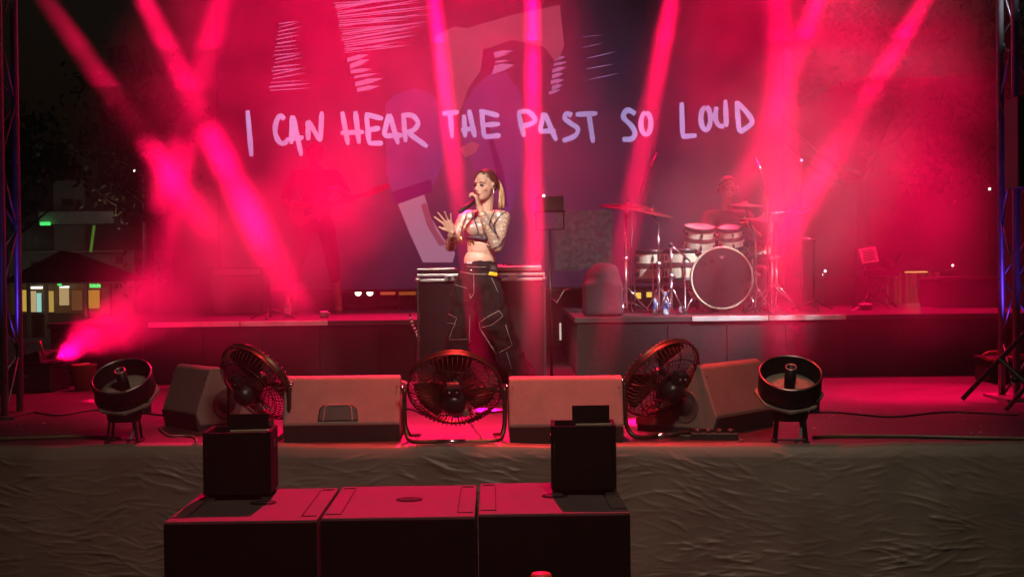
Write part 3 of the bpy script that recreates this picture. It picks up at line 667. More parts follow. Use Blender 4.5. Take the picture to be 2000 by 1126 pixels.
def scalp(name, H, Mx, m, root, k=1., line=.45, grow=1.05, low=-.035):
    """Hair close to the skull: a shell over the cranium, open at the face."""
    mb = MB(); n, mm = 28, 18; vs = []; idx = {}
    for i in range(mm+1):
        a = math.pi*i/mm
        for j in range(n):
            b = 2*math.pi*j/n
            vs.append((.074*k*grow*math.sin(a)*math.sin(b), .095*k*grow*math.sin(a)*math.cos(b), .088*k*grow*math.cos(a)))   # left, forward, up
    fs = []
    for i in range(mm):
        for j in range(n):
            q = (i*n+j, i*n+(j+1) % n, (i+1)*n+(j+1) % n, (i+1)*n+j)
            cx = sum(vs[v][1] for v in q)/4/k; cz = sum(vs[v][2] for v in q)/4/k
            if (cx < .046 + (cz-.02)*line and cz > low + max(0, cx+.02)*.9) or (cx < -.03 and cz > -.075): fs.append(q)
    o_ = H(-.012*k, 0, .030*k)
    mb.add([o_ + Mx @ Vector((v[0], -v[1], v[2]))*(1+.012*noise.noise(Vector(v)*90)) for v in vs], fs)
    used = sorted({i for f in mb.f for i in f}); rm = {q: i for i, q in enumerate(used)}
    mb.v = [mb.v[q] for q in used]; mb.f = [tuple(rm[i] for i in f) for f in mb.f]
    o = mb.build(name, m, root, True); s = o.modifiers.new('s', 'SOLIDIFY'); s.thickness = .008*k; s.offset = .6
    return o

# ---- the singer
SX, SYY = (950-1000)/FPX*10.6, 10.6
singer = thing('person', 'singer in black cargo trousers and glittering sheer crop top holding a microphone to the mouth', 'person', (SX, SYY, STAGE))
def L(px, py, y=0.):                              # photo pixel -> singer-local point at local depth y
    q = W(px, py, SYY+y); return Vector((q.x-SX, y, q.z-STAGE))
H, Mx = head_frame(L(948, 363, -.02), R(40), R(2))
shR, elR, wrR = L(908, 425, .02), L(880, 480, -.06), L(884, 453, -.24)
shL, elL, wrL = L(984, 425, .02), L(971, 482, -.15), L(936, 405, -.22)
b = MB(); add_head(b, H, Mx)
b.cap(H(-.028, 0, -.07), L(950, 414, .01), .047, .052); b.cap(L(950, 416, .01), L(949, 424, .02), .055, .06)
b.cap(shR + Vector((.02, 0, 0)), shL - Vector((.02, 0, 0)), .052, .052)
b.ell(L(946, 442, .01), (.140, .095, .13)); b.ell(L(940, 482, .01), (.108, .078, .14)); b.ell(L(937, 508, .01), (.122, .085, .10))
for px in (926, 958): b.ell(L(px, 446, -.055), (.058, .05, .055))
b.cap(shR, elR, .044, .036); b.cap(elR, wrR, .036, .023); b.cap(shL, elL, .046, .038); b.cap(elL, wrL, .038, .024)
hand(b, wrR, Vector((-.45, -.25, .85)), Vector((.80, -.35, .25)), Vector((.1, -.9, -.3)), .34, .10, 1.02)
hand(b, wrL, Vector((-.18, -.10, .98)), Vector((-.25, -.9, .1)), Vector((-.94, .3, .1)), .04, 1.05, .98)
hipR, knR, anR = L(912, 560, .02), L(899, 650, -.02), L(899, 748, .05)
hipL, knL, anL = L(950, 560, .02), L(974, 650, .08), L(1026, 742, .34)
for hp, kn, an in ((hipR, knR, anR), (hipL, knL, anL)): b.cap(hp, kn, .07, .048); b.cap(kn, an, .046, .034)
body = fuse(b, 'body', M_skin, singer, .0052, 4)
add_face(singer, H, Mx)
# sheer sequinned top
def sequin():
    m = bpy.data.materials.new('sequin_mesh'); m.use_nodes = True; n = m.node_tree.nodes; K = m.node_tree.links.new; p = n['Principled BSDF']
    tc = n.new('ShaderNodeTexCoord'); vo = n.new('ShaderNodeTexVoronoi'); vo.inputs['Scale'].default_value = 40
    K(tc.outputs['Object'], vo.inputs['Vector'])
    cr = n.new('ShaderNodeValToRGB'); cr.color_ramp.elements[0].position = .30; cr.color_ramp.elements[0].color = (1, 1, 1, 1); cr.color_ramp.elements[1].position = .42; cr.color_ramp.elements[1].color = (0, 0, 0, 1)
    K(vo.outputs['Distance'], cr.inputs[0])
    sep = n.new('ShaderNodeSeparateColor'); K(vo.outputs['Color'], sep.inputs[0])
    gt = n.new('ShaderNodeMath'); gt.operation = 'GREATER_THAN'; gt.inputs[1].default_value = .22; K(sep.outputs[0], gt.inputs[0])
    mu = n.new('ShaderNodeMath'); mu.operation = 'MULTIPLY'; K(gt.outputs[0], mu.inputs[0]); K(cr.outputs[0], mu.inputs[1])
    pal = n.new('ShaderNodeValToRGB'); e = pal.color_ramp.elements; e[0].color = (.85, .70, .30, 1); e[1].color = (.9, .88, .85, 1)
    x = e.new(.4); x.color = (.75, .45, .25, 1); K(sep.outputs[1], pal.inputs[0])
    mx = n.new('ShaderNodeMix'); mx.data_type = 'RGBA'; mx.inputs[6].default_value = (.34, .25, .20, 1); K(mu.outputs[0], mx.inputs[0]); K(pal.outputs[0], mx.inputs[7])
    K(mx.outputs[2], p.inputs['Base Color']); mm_ = n.new('ShaderNodeMath'); mm_.operation = 'MULTIPLY'; mm_.inputs[1].default_value = .5; K(mu.outputs[0], mm_.inputs[0]); K(mm_.outputs[0], p.inputs['Metallic']); p.inputs['Roughness'].default_value = .38
    bp = n.new('ShaderNodeBump'); bp.inputs['Strength'].default_value = .5; bp.inputs['Distance'].default_value = .004; K(sep.outputs[2], bp.inputs['Height']); K(bp.outputs[0], p.inputs['Normal'])
    return m
tp = MB(); e = .006
tp.cap(shR+Vector((.03, 0, 0)), shL-Vector((.03, 0, 0)), .054+e, .054+e); tp.ell(L(946, 440, .01), (.140+e, .095+e, .115)); tp.ell(L(944, 455, .01), (.128+e, .088+e, .085))
for px in (926, 942, 958): tp.ell(L(px, 446, -.055), (.060+e, .05+e, .058+e))
tp.cap(shR, elR, .046+e, .038+e); tp.cap(elR, elR.lerp(wrR, .86), .038+e, .027+e); tp.cap(shL, elL, .048+e, .040+e); tp.cap(elL, elL.lerp(wrL, .82), .040+e, .028+e)
M_seq = sequin()
top = fuse(tp, 'crop_top', M_seq, singer, .007, 4)
from mathutils.bvhtree import BVHTree
def cast(o, pix, y0=-.8, off=.003):
    """Drop a line of photo pixels onto the front of a singer part."""
    bv = BVHTree.FromPolygons([v.co for v in o.data.vertices], [p.vertices[:] for p in o.data.polygons]); out = []
    c = C0 - Vector((SX, SYY, STAGE))
    for px, py in pix:
        d = ray(px, py).normalized(); hit, nrm, i, dist = bv.ray_cast(c + d*9, d)
        if hit is not None: out.append(hit + nrm*off)
    return out
def dense(pix, k=5): return [(a[0]+(b_[0]-a[0])*i/k, a[1]+(b_[1]-a[1])*i/k) for a, b_ in zip(pix, pix[1:]) for i in range(k)]+[pix[-1]]
def seam(o, pix, r, m, name='seam', k=5):
    q = cast(o, dense(pix, k))
    if len(q) > 2: return MB().tube(q, r, 6).build(name, m, o, True)
def Z2(X, Y): return (860+X/6.253, 320+Y/6.253)
M_trim = mat('dark_trim', (.03, .026, .04), .5)
seam(top, [Z2(840, 570), Z2(740, 620), Z2(640, 750), Z2(700, 900)], .0045, M_trim)
seam(top, [Z2(670, 565), Z2(620, 660), Z2(590, 740), Z2(680, 860)], .004, M_trim)
seam(top, [Z2(350, 560), Z2(310, 660), Z2(270, 760), Z2(250, 850)], .0045, M_trim)
seam(top, [Z2(385, 580), Z2(420, 700), Z2(455, 800), Z2(470, 880)], .0045, M_trim)
seam(top, [Z2(500, 920), Z2(560, 990), Z2(640, 1035), Z2(720, 1000), Z2(780, 900)], .006, M_trim)
bra = cast(body, dense([Z2(330, 890), Z2(400, 905), Z2(480, 905), Z2(560, 900)], 8), off=.022)
if len(bra) > 3: MB().tube(bra, .016, 8).build('bra_band', mat('bra_cloth', (.05, .03, .05), .5), top, True)
for i in range(11):                               # glittering fringe at the hem
    q = cast(top, [Z2(235+i*17, 905+6*math.sin(i*2))], off=.004)
    if q: MB().tube([q[0]+Vector((0, -.003, .03)), q[0]+Vector((.002, -.006, -.012)), q[0]+Vector((0, -.003, -.035-.012*(i % 3)))], .0055, 5).build('fringe', mat('gold_fringe', (.55, .42, .16), .25, .8, var=.6, scale=70), top, True)
# hair
M_hair = mat('dark_roots', (.075, .028, .018), .45, var=.3, scale=25)
M_blond = mat('blond_hair', (.52, .36, .17), .42, var=.35, scale=18)
scalp('hair', H, Mx, M_hair, singer, 1., .30)
pt = MB()
for i in range(30):
    a = 2*math.pi*i/30; o_ = Vector((math.cos(a), math.sin(a)))*(.004+.015*((i*7) % 10)/10)
    base = H(-.095, o_.x*.6, .035+o_.y*.6); mid = L(979+o_.x*260, 372, .05+o_.y*.8); end = L(980+o_.x*330, 402+6*math.sin(i*3), .06+o_.y)
    pt.tube(catmull([base, H(-.125, o_.x, .045+o_.y*.5), mid, end], 5), [.0045+.004*math.sin(math.pi*min(1, j/12)) for j in range(16)], 6)
pony = pt.build('ponytail', M_blond, singer, True)
MB().tube([H(-.10, .018*math.cos(i*.6), .037+.018*math.sin(i*.6)) for i in range(12)], .006, 6).build('hair_band', M_trim, pony, True)
MB().ell(H(.0, .082, -.045), (.006, .006, .016), Mx, 8, 6).build('earring', mat('pearl', (.8, .78, .72), .25), singer, True)
MB().ell(H(-.002, .083, -.006), (.007, .010, .012), Mx, 8, 6).build('ear_monitor', M_plastic, singer, True)
# trousers
pm = MB(); M_denim = mat('black_denim', (.014, .011, .012), .85, spec=.15, var=.3, scale=14, bump=.5, bscale=26)
pm.ell(L(937, 523, .01), (.128, .105, .06)); pm.ell(L(934, 552, .02), (.178, .135, .14)); pm.ell(L(937, 516, .01), (.122, .10, .05))
pm.cap(L(909, 570, .01), L(898, 640, -.01), .112, .102); pm.cap(L(898, 640, -.01), L(892, 700, .0), .098, .100); pm.cap(L(892, 700, .0), L(889, 746, .03), .102, .118)
pm.cap(L(954, 565, .02), L(968, 630, .05), .116, .120); pm.cap(L(968, 630, .05), L(994, 690, .16), .116, .108); pm.cap(L(994, 690, .16), L(1020, 738, .30), .106, .114)
pants = fuse(pm, 'trousers', M_denim, singer, .010, 5)
for v in pants.data.vertices:                     # folds of baggy cloth
    p = v.co; a = .5+.5*min(1, max(0, (1.0-p.z)*2)); n_ = v.normal
    v.co = p + n_*a*(.020*noise.noise(Vector((p.x*6, p.y*6, p.z*17))) + .016*noise.noise(Vector((p.x*11+3, p.y*9, p.z*8+p.x*22))))
M_st = mat('white_stitching', (.32, .28, .25), .7)
def Z5(X, Y): return (760+X/4.167, 490+Y/4.167)
for ln in ([(735, 580), (800, 535), (895, 485), (925, 530), (835, 600), (740, 625), (735, 580)], [(740, 625), (850, 850), (1000, 765), (945, 600)], [(485, 510), (550, 545), (535, 590), (474, 585)],
           [(540, 590), (515, 640), (492, 710)], [(490, 720), (655, 715)], [(655, 520), (650, 800)], [(690, 190), (690, 340), (662, 385), (655, 345)], [(578, 122), (680, 128), (790, 132)],
           [(585, 172), (680, 188), (800, 190)], [(832, 215), (888, 340)], [(955, 820), (1000, 960)], [(520, 270), (640, 305)]):
    seam(pants, [Z5(*q) for q in ln], .0019, M_st, 'stitching', 6)
for X, Y in ((668, 158), (890, 345), (793, 732), (553, 545), (660, 348)):
    q = cast(pants, [Z5(X, Y)], off=.004)
    if q: MB().ell(q[0], (.008, .006, .008) if X == 668 else (.005,)*3, n=8, m=6).build('button', M_chrome, pants, True)
q = cast(pants, [Z5(838, 140)], off=.016)[0]
bp_ = MB().box(q, (.062, .026, .06), (0, R(6), R(14)), bev=.005).build('belt_pack', M_plastic, singer)
MB().box(q+Vector((-.003, -.012, -.042)), (.068, .022, .028), (0, R(10), R(14)), bev=.009).build('yellow_tag', mat('yellow_plastic', (.80, .55, .02), .45), bp_)
MB().box(q+Vector((0, -.0145, .004)), (.034, .002, .026), (0, R(6), R(14))).build('display', M_steel, bp_)
q = cast(pants, [Z5(664, 97)], off=.004)[0]; MB().box(q, (.055, .004, .009), (0, R(1), 0)).build('waist_label', mat('pale_label', (.5, .45, .6), .6), pants)
for an, dr, nm in ((anR, Vector((-.12, -1, 0)), 'shoe'), (anL, Vector((.75, -.55, 0)), 'shoe')):
    dr.normalize(); s = MB(); f0 = Vector((an.x, an.y, .035)); s.cap(f0-dr*.05, f0+dr*.10, .036, .030); s.cap(f0+dr*.08+Vector((0, 0, -.005)), f0+dr*.16+Vector((0, 0, -.010)), .032, .022); s.cap(f0-dr*.04, f0-dr*.035+Vector((0, 0, .08)), .036, .04)
    for v in s.v: v.z = max(v.z, .002)
    fuse(s, nm, mat('dark_leather', (.05, .03, .03), .4), singer, .008, 3)
# microphone in the singer's hand
ma, mb_ = L(934, 388, -.135), L(898, 414, -.27); o_ = Vector((SX, SYY, STAGE)); dr = (mb_-ma).normalized()
mic = thing('microphone', 'black hand microphone held up to the singer', 'microphone', o_+mb_)
MB().tube([ma-mb_+dr*.04, Vector(), dr*.004], [.020, .0165, .012], 14).build('handle', M_plastic, mic, True)
MB().ell(ma-mb_+dr*.022, (.024, .024, .027), n=14, m=10).build('head', mat('mic_mesh', (.10, .10, .11), .35, .8), mic, True)

# ---- other players
def player(label, loc, rz, J, skin, shirt, trousers, hair, yaw, shoe=None, beard=False):
    t = thing('person', label, 'person', loc, rz); V = Vector
    H, Mx = head_frame(J['head'], yaw, R(12)); b = MB(); add_head(b, H, Mx, .98)
    ch, pe = V(J['chest']), V(J['pelvis'])
    b.cap(H(-.02, 0, -.07), ch+V((0, 0, .17)), .052, .058); b.ell(ch, (.15, .10, .16)); b.ell(ch.lerp(pe, .55), (.13, .095, .16)); b.ell(pe, (.15, .11, .11))
    sh = MB(); sh.ell(ch+V((0, 0, .01)), (.172, .118, .165)); sh.ell(ch.lerp(pe, .55), (.152, .115, .17)); sh.ell(pe+V((0, 0, .05)), (.165, .125, .09))
    tr = MB(); tr.ell(pe, (.165, .125, .11))
    for s in ('L', 'R'):
        S, E, Wr = V(J['sh'+s]), V(J['el'+s]), V(J['wr'+s]); Hp, K, A = V(J['hip'+s]), V(J['kn'+s]), V(J['an'+s])
        b.cap(S, E, .05, .042); b.cap(E, Wr, .04, .028); sh.cap(ch+V((.08 if s == 'L' else -.08, 0, .10)), S, .075, .066); sh.cap(S, S.lerp(E, .8), .066, .062)
        d = (Wr-E).normalized(); n = V((0, -.3, -1)); sd = d.cross(n).normalized(); hand(b, Wr, d, sd if s == 'L' else -sd, n, .05, .8, 1.1)
        b.cap(Hp, K, .075, .055); b.cap(K, A, .05, .036); b.cap(A, A+V((0, -.10, -.04)), .038, .034)
        tr.cap(Hp, K, .095, .072); tr.cap(K, K.lerp(A, J.get('hem', .92)), .068, .06)
        f = A+V((0, 0, -.045)); q = MB(); q.cap(f+V((0, .05, 0)), f+V((0, -.08, 0)), .042, .04); q.cap(f+V((0, -.08, -.004)), f+V((0, -.16, -.012)), .04, .03)
        fuse(q, 'shoe', shoe or M_rubber, t, .012, 3)
    fuse(b, 'body', skin, t, .008, 4); fuse(sh, 'shirt', shirt, t, .014, 5); fuse(tr, 'trousers', trousers, t, .014, 5)
    add_face(t, H, Mx, .98, lip=(.3, .12, .10)); scalp('hair', H, Mx, hair, t, 1., .35, 1.08)
    return t, H, Mx
M_dshirt = mat('black_shirt', (.02, .018, .02), .8, bump=.4, bscale=20); M_dtr = mat('dark_trousers', (.025, .022, .028), .8)
M_dhair = mat('dark_hair', (.03, .02, .016), .6, var=.4, scale=30)
DX = W(1420, 370, 13.55)
dz = DX.z-RZ
J = dict(head=(0, -.04, dz), chest=(0, .04, dz-.36), pelvis=(0, .12, dz-.78), shL=(.19, .02, dz-.26), shR=(-.19, .02, dz-.26), elL=(.27, -.14, dz-.46), elR=(-.27, -.12, dz-.46),
         wrL=(.14, -.36, dz-.36), wrR=(-.10, -.36, dz-.46), hipL=(.10, .08, dz-.80), hipR=(-.10, .08, dz-.80), knL=(.28, -.32, dz-.80), knR=(-.26, -.32, dz-.80), anL=(.30, -.28, .085), anR=(-.22, -.36, .085))
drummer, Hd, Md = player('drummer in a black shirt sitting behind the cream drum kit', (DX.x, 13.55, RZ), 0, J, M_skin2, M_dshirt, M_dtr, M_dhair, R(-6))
for s in (-1, 1):
    hp = MB().lathe([(.001, .022), (.03, .02), (.038, .008), (.038, -.01), (.001, -.012)], 14, axis=Md @ Vector((s, 0, 0)), origin=Hd(-.01, s*.085, -.005)).build('headphone', M_plastic, drummer, True)
st = thing('drum_stool', 'round stool under the drummer', 'stool', (DX.x, 13.70, RZ))
MB().lathe([(.001, dz-.885), (.14, dz-.885), (.155, dz-.90), (.15, dz-.945), (.001, dz-.95)], 20).build('seat', M_black, st, True)
for i in range(3):
    a = 2*math.pi*i/3+.4; MB().tube([(0, 0, dz-.95), (.03*math.cos(a), .03*math.sin(a), .3), (.22*math.cos(a), .22*math.sin(a), .012)], .012, 6).build('leg', M_steel, st)
for w_, e_, g_ in (('wrL', Vector((-.10, -.34, .10)), 'raised'), ('wrR', Vector((.05, -.36, -.02)), 'lowered')):
    a = Vector(J[w_])+Vector((0, -.05, -.03)); q = tag(MB().tube([a-e_*.18, a+e_*.9, a+e_], [.008, .006, .004], 8).build('drumstick', mat('hickory', (.55, .38, .2), .5), None, True, (DX.x, 13.55, RZ)), 'wooden drumstick %s in the hand of the drummer' % g_, 'drumstick')

GX = F(612, 612, RZ); gh = 1.72
J = dict(head=(.0, -.06, 1.57), chest=(0, .0, 1.26), pelvis=(0, .02, .92), shL=(.19, 0, 1.38), shR=(-.19, 0, 1.38), elL=(.32, -.10, 1.16), elR=(-.30, -.02, 1.12),
         wrL=(.22, -.30, 1.22), wrR=(-.06, -.20, 1.02), hipL=(.10, .02, .88), hipR=(-.10, .02, .88), knL=(.17, -.03, .48), knR=(-.20, -.04, .48), anL=(.22, .03, .085), anR=(-.24, .04, .085), hem=.35)
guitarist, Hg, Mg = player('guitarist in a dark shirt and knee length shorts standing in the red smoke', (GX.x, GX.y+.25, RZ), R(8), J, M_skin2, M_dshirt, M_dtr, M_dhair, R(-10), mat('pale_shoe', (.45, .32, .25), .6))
gt_ = thing('electric_guitar', 'pale electric guitar slung across the guitarist in the smoke', 'guitar', (GX.x, GX.y+.25-.22, RZ+1.02), R(8))
out = [(-.24, .02), (-.20, .11), (-.10, .12), (-.02, .08), (.06, .12), (.12, .15), (.13, .12), (.08, .05), (.10, .0), (.14, -.08), (.10, -.10), (.02, -.075), (-.08, -.11), (-.18, -.12), (-.24, -.06)]
Tg = Matrix.Rotation(R(-16), 4, 'Y')
xf(MB().prism(out, .045, 'xz'), Tg).build('body', mat('guitar_paint', (.40, .17, .12), .35), gt_, bev=.008)
nk = xf(MB().box((.36, -.025, .0), (.52, .022, .05)), Tg).build('neck', mat('maple', (.45, .3, .18), .5), gt_)
xf(MB().prism([(.60, -.03), (.62, .05), (.80, .045), (.78, -.005)], .018, 'xz', -.02), Tg).build('headstock', mat('maple', (.45, .3, .18), .5), nk)
xf(MB().box((-.04, -.026, 0), (.10, .008, .07)), Tg).build('pickup', M_plastic, gt_)
MB().tube(catmull([(-.22, .02, .08), (-.16, .06, .30), (-.02, .12, .44), (.10, .20, .42), (.10, .28, .25)]), .014, 6).build('strap', M_black, gt_, True)

# ---------------------------------------------------------------- drum kit
M_cream = mat('cream_lacquer', (.62, .56, .42), .35, var=.12, scale=8); M_band = mat('dark_stripe', (.10, .03, .03), .4)
M_skinhead = mat('drum_head', (.30, .27, .25), .5); M_hoop = mat('black_hoop', (.03, .025, .025), .3, .6)
def drum(t, r, h, T, heads=(M_skinhead, M_skinhead), nl=6, hoop=M_hoop, stripe=True):
    def part(m, name, mt, par=None): return xf(m, T).build(name, mt, par or t, True)
    if stripe:
        part(MB().lathe([(r, h*.60), (r+.001, h*.98)], 36), 'upper_shell', M_cream); part(MB().lathe([(r, h*.02), (r+.001, h*.42)], 36), 'lower_shell', M_cream)
        part(MB().lathe([(r-.001, h*.41), (r+.0005, h*.43), (r+.0005, h*.59), (r-.001, h*.61)], 36), 'stripe', M_band)
    else: part(MB().lathe([(r, h*.02), (r, h*.98)], 40), 'shell', M_cream)
    for z, hm in ((h, heads[1]), (0, heads[0])):
        s = 1 if z else -1
        part(MB().lathe([(r+.002, z-s*.030), (r+.010, z-s*.028), (r+.012, z+s*.004), (r+.006, z+s*.010), (r-.006, z+s*.006), (r-.004, z-s*.01)], 36), 'hoop', hoop)
        part(MB().lathe([(.0005, z+s*.001), (r-.004, z)], 36), 'head', hm)
    for i in range(nl):
        a = 2*math.pi*(i+.5)/nl; c, s_ = math.cos(a), math.sin(a)
        for f in (.25, .75): part(MB().box(((r+.010)*c, (r+.010)*s_, h*f), (.022, .018, h*.16), (0, 0, a), bev=.004), 'lug', M_hoop)
        part(MB().tube([((r+.014)*c, (r+.014)*s_, .01), ((r+.014)*c, (r+.014)*s_, h-.01)], .0028, 5), 'tension_rod', M_chrome)
KY = 12.55
q = W(1411, 547, KY); bass = thing('bass_drum', 'large bass drum with a dark front head and cream hoop', 'drum', (q.x, KY, RZ))
br = .272; bz = br+.045
TB = Matrix.Translation((0, .40, bz)) @ Matrix.Rotation(R(90), 4, 'X')
M_bh = mat('front_head', (.014, .011, .013), .3, var=.2); M_hoopc = mat('cream_hoop', (.60, .50, .36), .4)
drum(bass, br, .38, TB, (M_bh, M_bh), 8, M_hoopc)
MB().prism([(-.032, .012), (0, .004), (.032, .012), (.012, -.004), (.006, -.02), (0, -.012), (-.006, -.02), (-.012, -.004)], .002, 'xz', -.0).build('emblem', mat('silver_print', (.4, .38, .4), .5), bass, False, (0, .0125, bz+.19))
for s in (-1, 1):
    MB().tube([(s*.22, .10, bz-.10), (s*.34, .0, .012)], .010, 8).build('spur', M_chrome, bass, True)
pd = thing('kick_pedal', 'chrome kick pedal behind the bass drum', 'pedal', (q.x, KY+.55, RZ))
MB().box((0, .1, .03), (.09, .26, .014), (R(12), 0, 0)).build('footboard', M_chrome, pd); MB().tube([(0, 0, .01), (0, 0, .2), (0, -.08, .28)], .008, 6).build('beater', M_chrome, pd)
def hang(name, label, px, py, d, r, h, tx, ty, stand_px=None):
    q = W(px, py, d); t = thing(name, label, 'drum', (q.x, d, q.z))
    T = Matrix.Rotation(R(tx), 4, 'X') @ Matrix.Rotation(R(ty), 4, 'Y') @ Matrix.Translation((0, 0, -h/2)); drum(t, r, h, T)
    MB().tube([(0, r+.01, 0), (0, r+.05, -.02), (0, r+.05, RZ-q.z+.02)], .013, 8).build('mount_post', M_chrome, t, True)
    return t
hang('rack_tom', 'larger cream tom with a dark stripe over the bass drum', 1366, 466, 12.72, .138, .225, 14, 3)
hang('rack_tom', 'smaller cream tom with a dark stripe in front of the drummer', 1428, 464, 12.74, .115, .20, 14, -5)
def floor_tom(label, px, pyt, pyb, d, r):
    a, b2 = W(px, pyt, d), W(px, pyb, d); h = a.z-b2.z; t = thing('floor_tom', label, 'drum', (a.x, d, RZ))
    drum(t, r, h, Matrix.Translation((0, 0, b2.z-RZ)))
    for i in range(3):
        an = 2*math.pi*i/3+.5; MB().tube([((r+.03)*math.cos(an), (r+.03)*math.sin(an), b2.z-RZ+h*.6), ((r+.03)*math.cos(an), (r+.03)*math.sin(an), .03), ((r+.045)*math.cos(an), (r+.045)*math.sin(an), .008)], .008, 6).build('leg', M_chrome, t, True)
floor_tom('cream floor tom farthest from the drummer at the outer end of the kit', 1272, 490, 550, 13.15, .145)
floor_tom('cream floor tom tucked beside the bass drum', 1333, 488, 548, 12.75, .17)
q = W(1470, 500, 13.0); sn = thing('snare_drum', 'shallow drum half hidden behind the bass drum by the silver pole', 'drum', (q.x, 13.0, RZ))
drum(sn, .165, .14, Matrix.Translation((0, 0, .50)), nl=8, stripe=False)
MB().tube([(0, 0, .5), (0, 0, .02)], .014, 8).build('stand', M_chrome, sn)
for i in range(3): a = 2.1*i; MB().tube([(0, 0, .22), (.2*math.cos(a), .2*math.sin(a), .01)], .008, 6).build('foot', M_chrome, sn)
M_brass = mat('cymbal_brass', (.03, .02, .015), .5, .4, var=.25, scale=20)
def cym_stand(label, px, pyb, d, ptop, cym=None, tilt=(0, 0), r=.24, pole=.013, name='cymbal_stand', m=M_chrome, spread=.24, boom=None, a0=.3, hat=False):
    b0 = F(px, pyb, RZ) if d is None else W(px, pyb, d); loc = Vector((b0.x, b0.y, RZ)); t = thing(name, label, 'stand', loc)
    tp_ = W(px, ptop, loc.y).z-RZ; MB().tube([(0, 0, .06), (0, 0, tp_*.55)], pole*1.15, 10).build('lower_pole', m, t, True); MB().tube([(0, 0, tp_*.5), (0, 0, tp_)], pole*.8, 10).build('upper_pole', m, t, True)
    MB().lathe([(pole*1.2, -.02), (pole*1.9, -.015), (pole*1.9, .02), (pole*1.2, .025)], 12, origin=(0, 0, tp_*.55)).build('collar', m, t, True)
    MB().box((pole*2.2, 0, tp_*.55), (.03, .012, .018)).build('wing_nut', m, t)
    for i in range(3):
        a = a0+2*math.pi*i/3; MB().tube([(0, 0, .26), (spread*.5*math.cos(a), spread*.5*math.sin(a), .13), (spread*math.cos(a), spread*math.sin(a), .012)], .007, 6).build('leg', m, t, True)
    if boom:
        q = W(boom[0], boom[1], loc.y+boom[2]) - loc; MB().tube([(0, 0, tp_), q], .008, 8).build('boom', m, t, True)
        MB().ell((0, 0, tp_), (.022, .022, .022), n=10, m=7).build('joint', M_black, t, True)
    if cym:
        q = W(cym[0], cym[1], loc.y+cym[2]) - loc; T = Matrix.Translation(q) @ Matrix.Rotation(R(tilt[0]), 4, 'X') @ Matrix.Rotation(R(tilt[1]), 4, 'Y')
        c = xf(MB().lathe([(.004, .028), (.02, .026), (.034, .008), (.05, .002), (r*.7, -.008), (r, -.020), (r, -.0215), (r*.7, -.0105), (.05, -.001), (.03, .004), (.004, .022)], 36), T).build('cymbal', M_brass, t, True)
        xf(MB().lathe([(.001, .055), (.008, .05), (.012, .03), (.004, .02), (.004, -.04)], 10), T).build('felt', M_rubber, c, True)
        MB().tube([(0, 0, tp_), q-Vector((0, 0, .02))], .007, 8).build('tilter', m, t, True)
    return t
cym_stand('chrome stand with the wide dark cymbal at the outer end of the kit', 1223, 603, 12.45, 415, (1226, 400, .05), (8, 4), .26)
cym_stand('chrome pole with a bent top between the outer floor toms', 1287, 590, 12.25, 436, (1272, 412, .12), (6, 12), .20, spread=.16)
cym_stand('short chrome pole beside the bass drum with a dark arm', 1311, 588, 12.3, 478, None, r=.2, boom=(1348, 510, .1), spread=.14)
cym_stand('silver pole between the bass drum and the tall boom stand', 1477, 582, 12.45, 474, (1455, 398, .5), (4, 3), .18, spread=.15)
cym_stand('tall boom stand with crossing cymbals at the inner end of the kit', 1508, 592, 12.5, 418, (1490, 426, .2), (5, 4), .22, pole=.010, boom=(1576, 408, .2), spread=.3)
cym_stand('thinner tall stand close behind the boom stand with a thin cymbal', 1517, 586, 12.75, 414, (1548, 413, .3), (4, -6), .17, pole=.009, spread=.24)
def mic_stand(label, base, d, top, boomend, d2=0., z=RZ, m=M_black):
    b0 = W(base[0], base[1], d); loc = Vector((b0.x, d, z)); t = thing('microphone_stand', label, 'stand', loc); q1 = W(top[0], top[1], d)-loc; q2 = W(boomend[0], boomend[1], d+d2)-loc
    MB().tube([(0, 0, .02), (q1.x*.1, 0, q1.z*.5), q1], .010, 8).build('pole', m, t, True); MB().tube([q1-(q2-q1)*.35, q1, q2], .007, 8).build('boom', m, t, True)
    MB().ell(q1, (.02, .02, .02), n=10, m=7).build('clutch', m, t, True); v = (q2-q1).normalized()
    MB().tube([q2-v*.01, q2+v*.05, q2+v*.16], [.018, .016, .010], 10).build('microphone', M_steel, t, True)
    for i in range(3): a = .5+2.1*i; MB().tube([(0, 0, .1), (.22*math.cos(a), .22*math.sin(a), .01)], .007, 6).build('leg', m, t, True)
mic_stand('overhead microphone stand with a long slanted boom above the outer cymbal', (1232, 600), 12.9, (1236, 400), (1272, 322), .3)
mic_stand('tall black microphone stand reaching above the drummer on the inner side', (1500, 600), 12.3, (1499, 372), (1484, 330), .2)
mic_stand('thin microphone stand near the sheet music stand', (1590, 600), 13.0, (1590, 470), (1582, 468), .1)
# things around the kit
for px, lb in ((1282, 'clear water bottle on the riser edge, nearer the cloth covered amplifier'), (1300, 'clear water bottle on the riser edge, nearer the bass drum')):
    q = F(px, 614, RZ); t = thing('water_bottle', lb, 'bottle', (q.x, q.y, RZ))
    MB().lathe([(.001, 0), (.031, 0), (.033, .01), (.033, .09), (.031, .10), (.033, .11), (.030, .135), (.014, .165), (.013, .18)], 16).build('bottle_body', mat('bottle_plastic', (.55, .60, .68), .15, var=.1), t, True)
    MB().lathe([(.034, .05), (.0345, .055), (.0345, .10), (.034, .105)], 16).build('paper_label', mat('blue_label', (.08, .16, .45), .5, var=.6, scale=60), t, True)
    MB().lathe([(.001, .20), (.014, .198), (.0155, .178), (.013, .176)], 12).build('cap', mat('blue_cap', (.1, .2, .5), .4), t, True)
q = F(1333, 612, RZ); t = thing('tape_roll', 'roll of pale tape standing on the riser beside the bass drum', 'tape', (q.x, q.y, RZ))
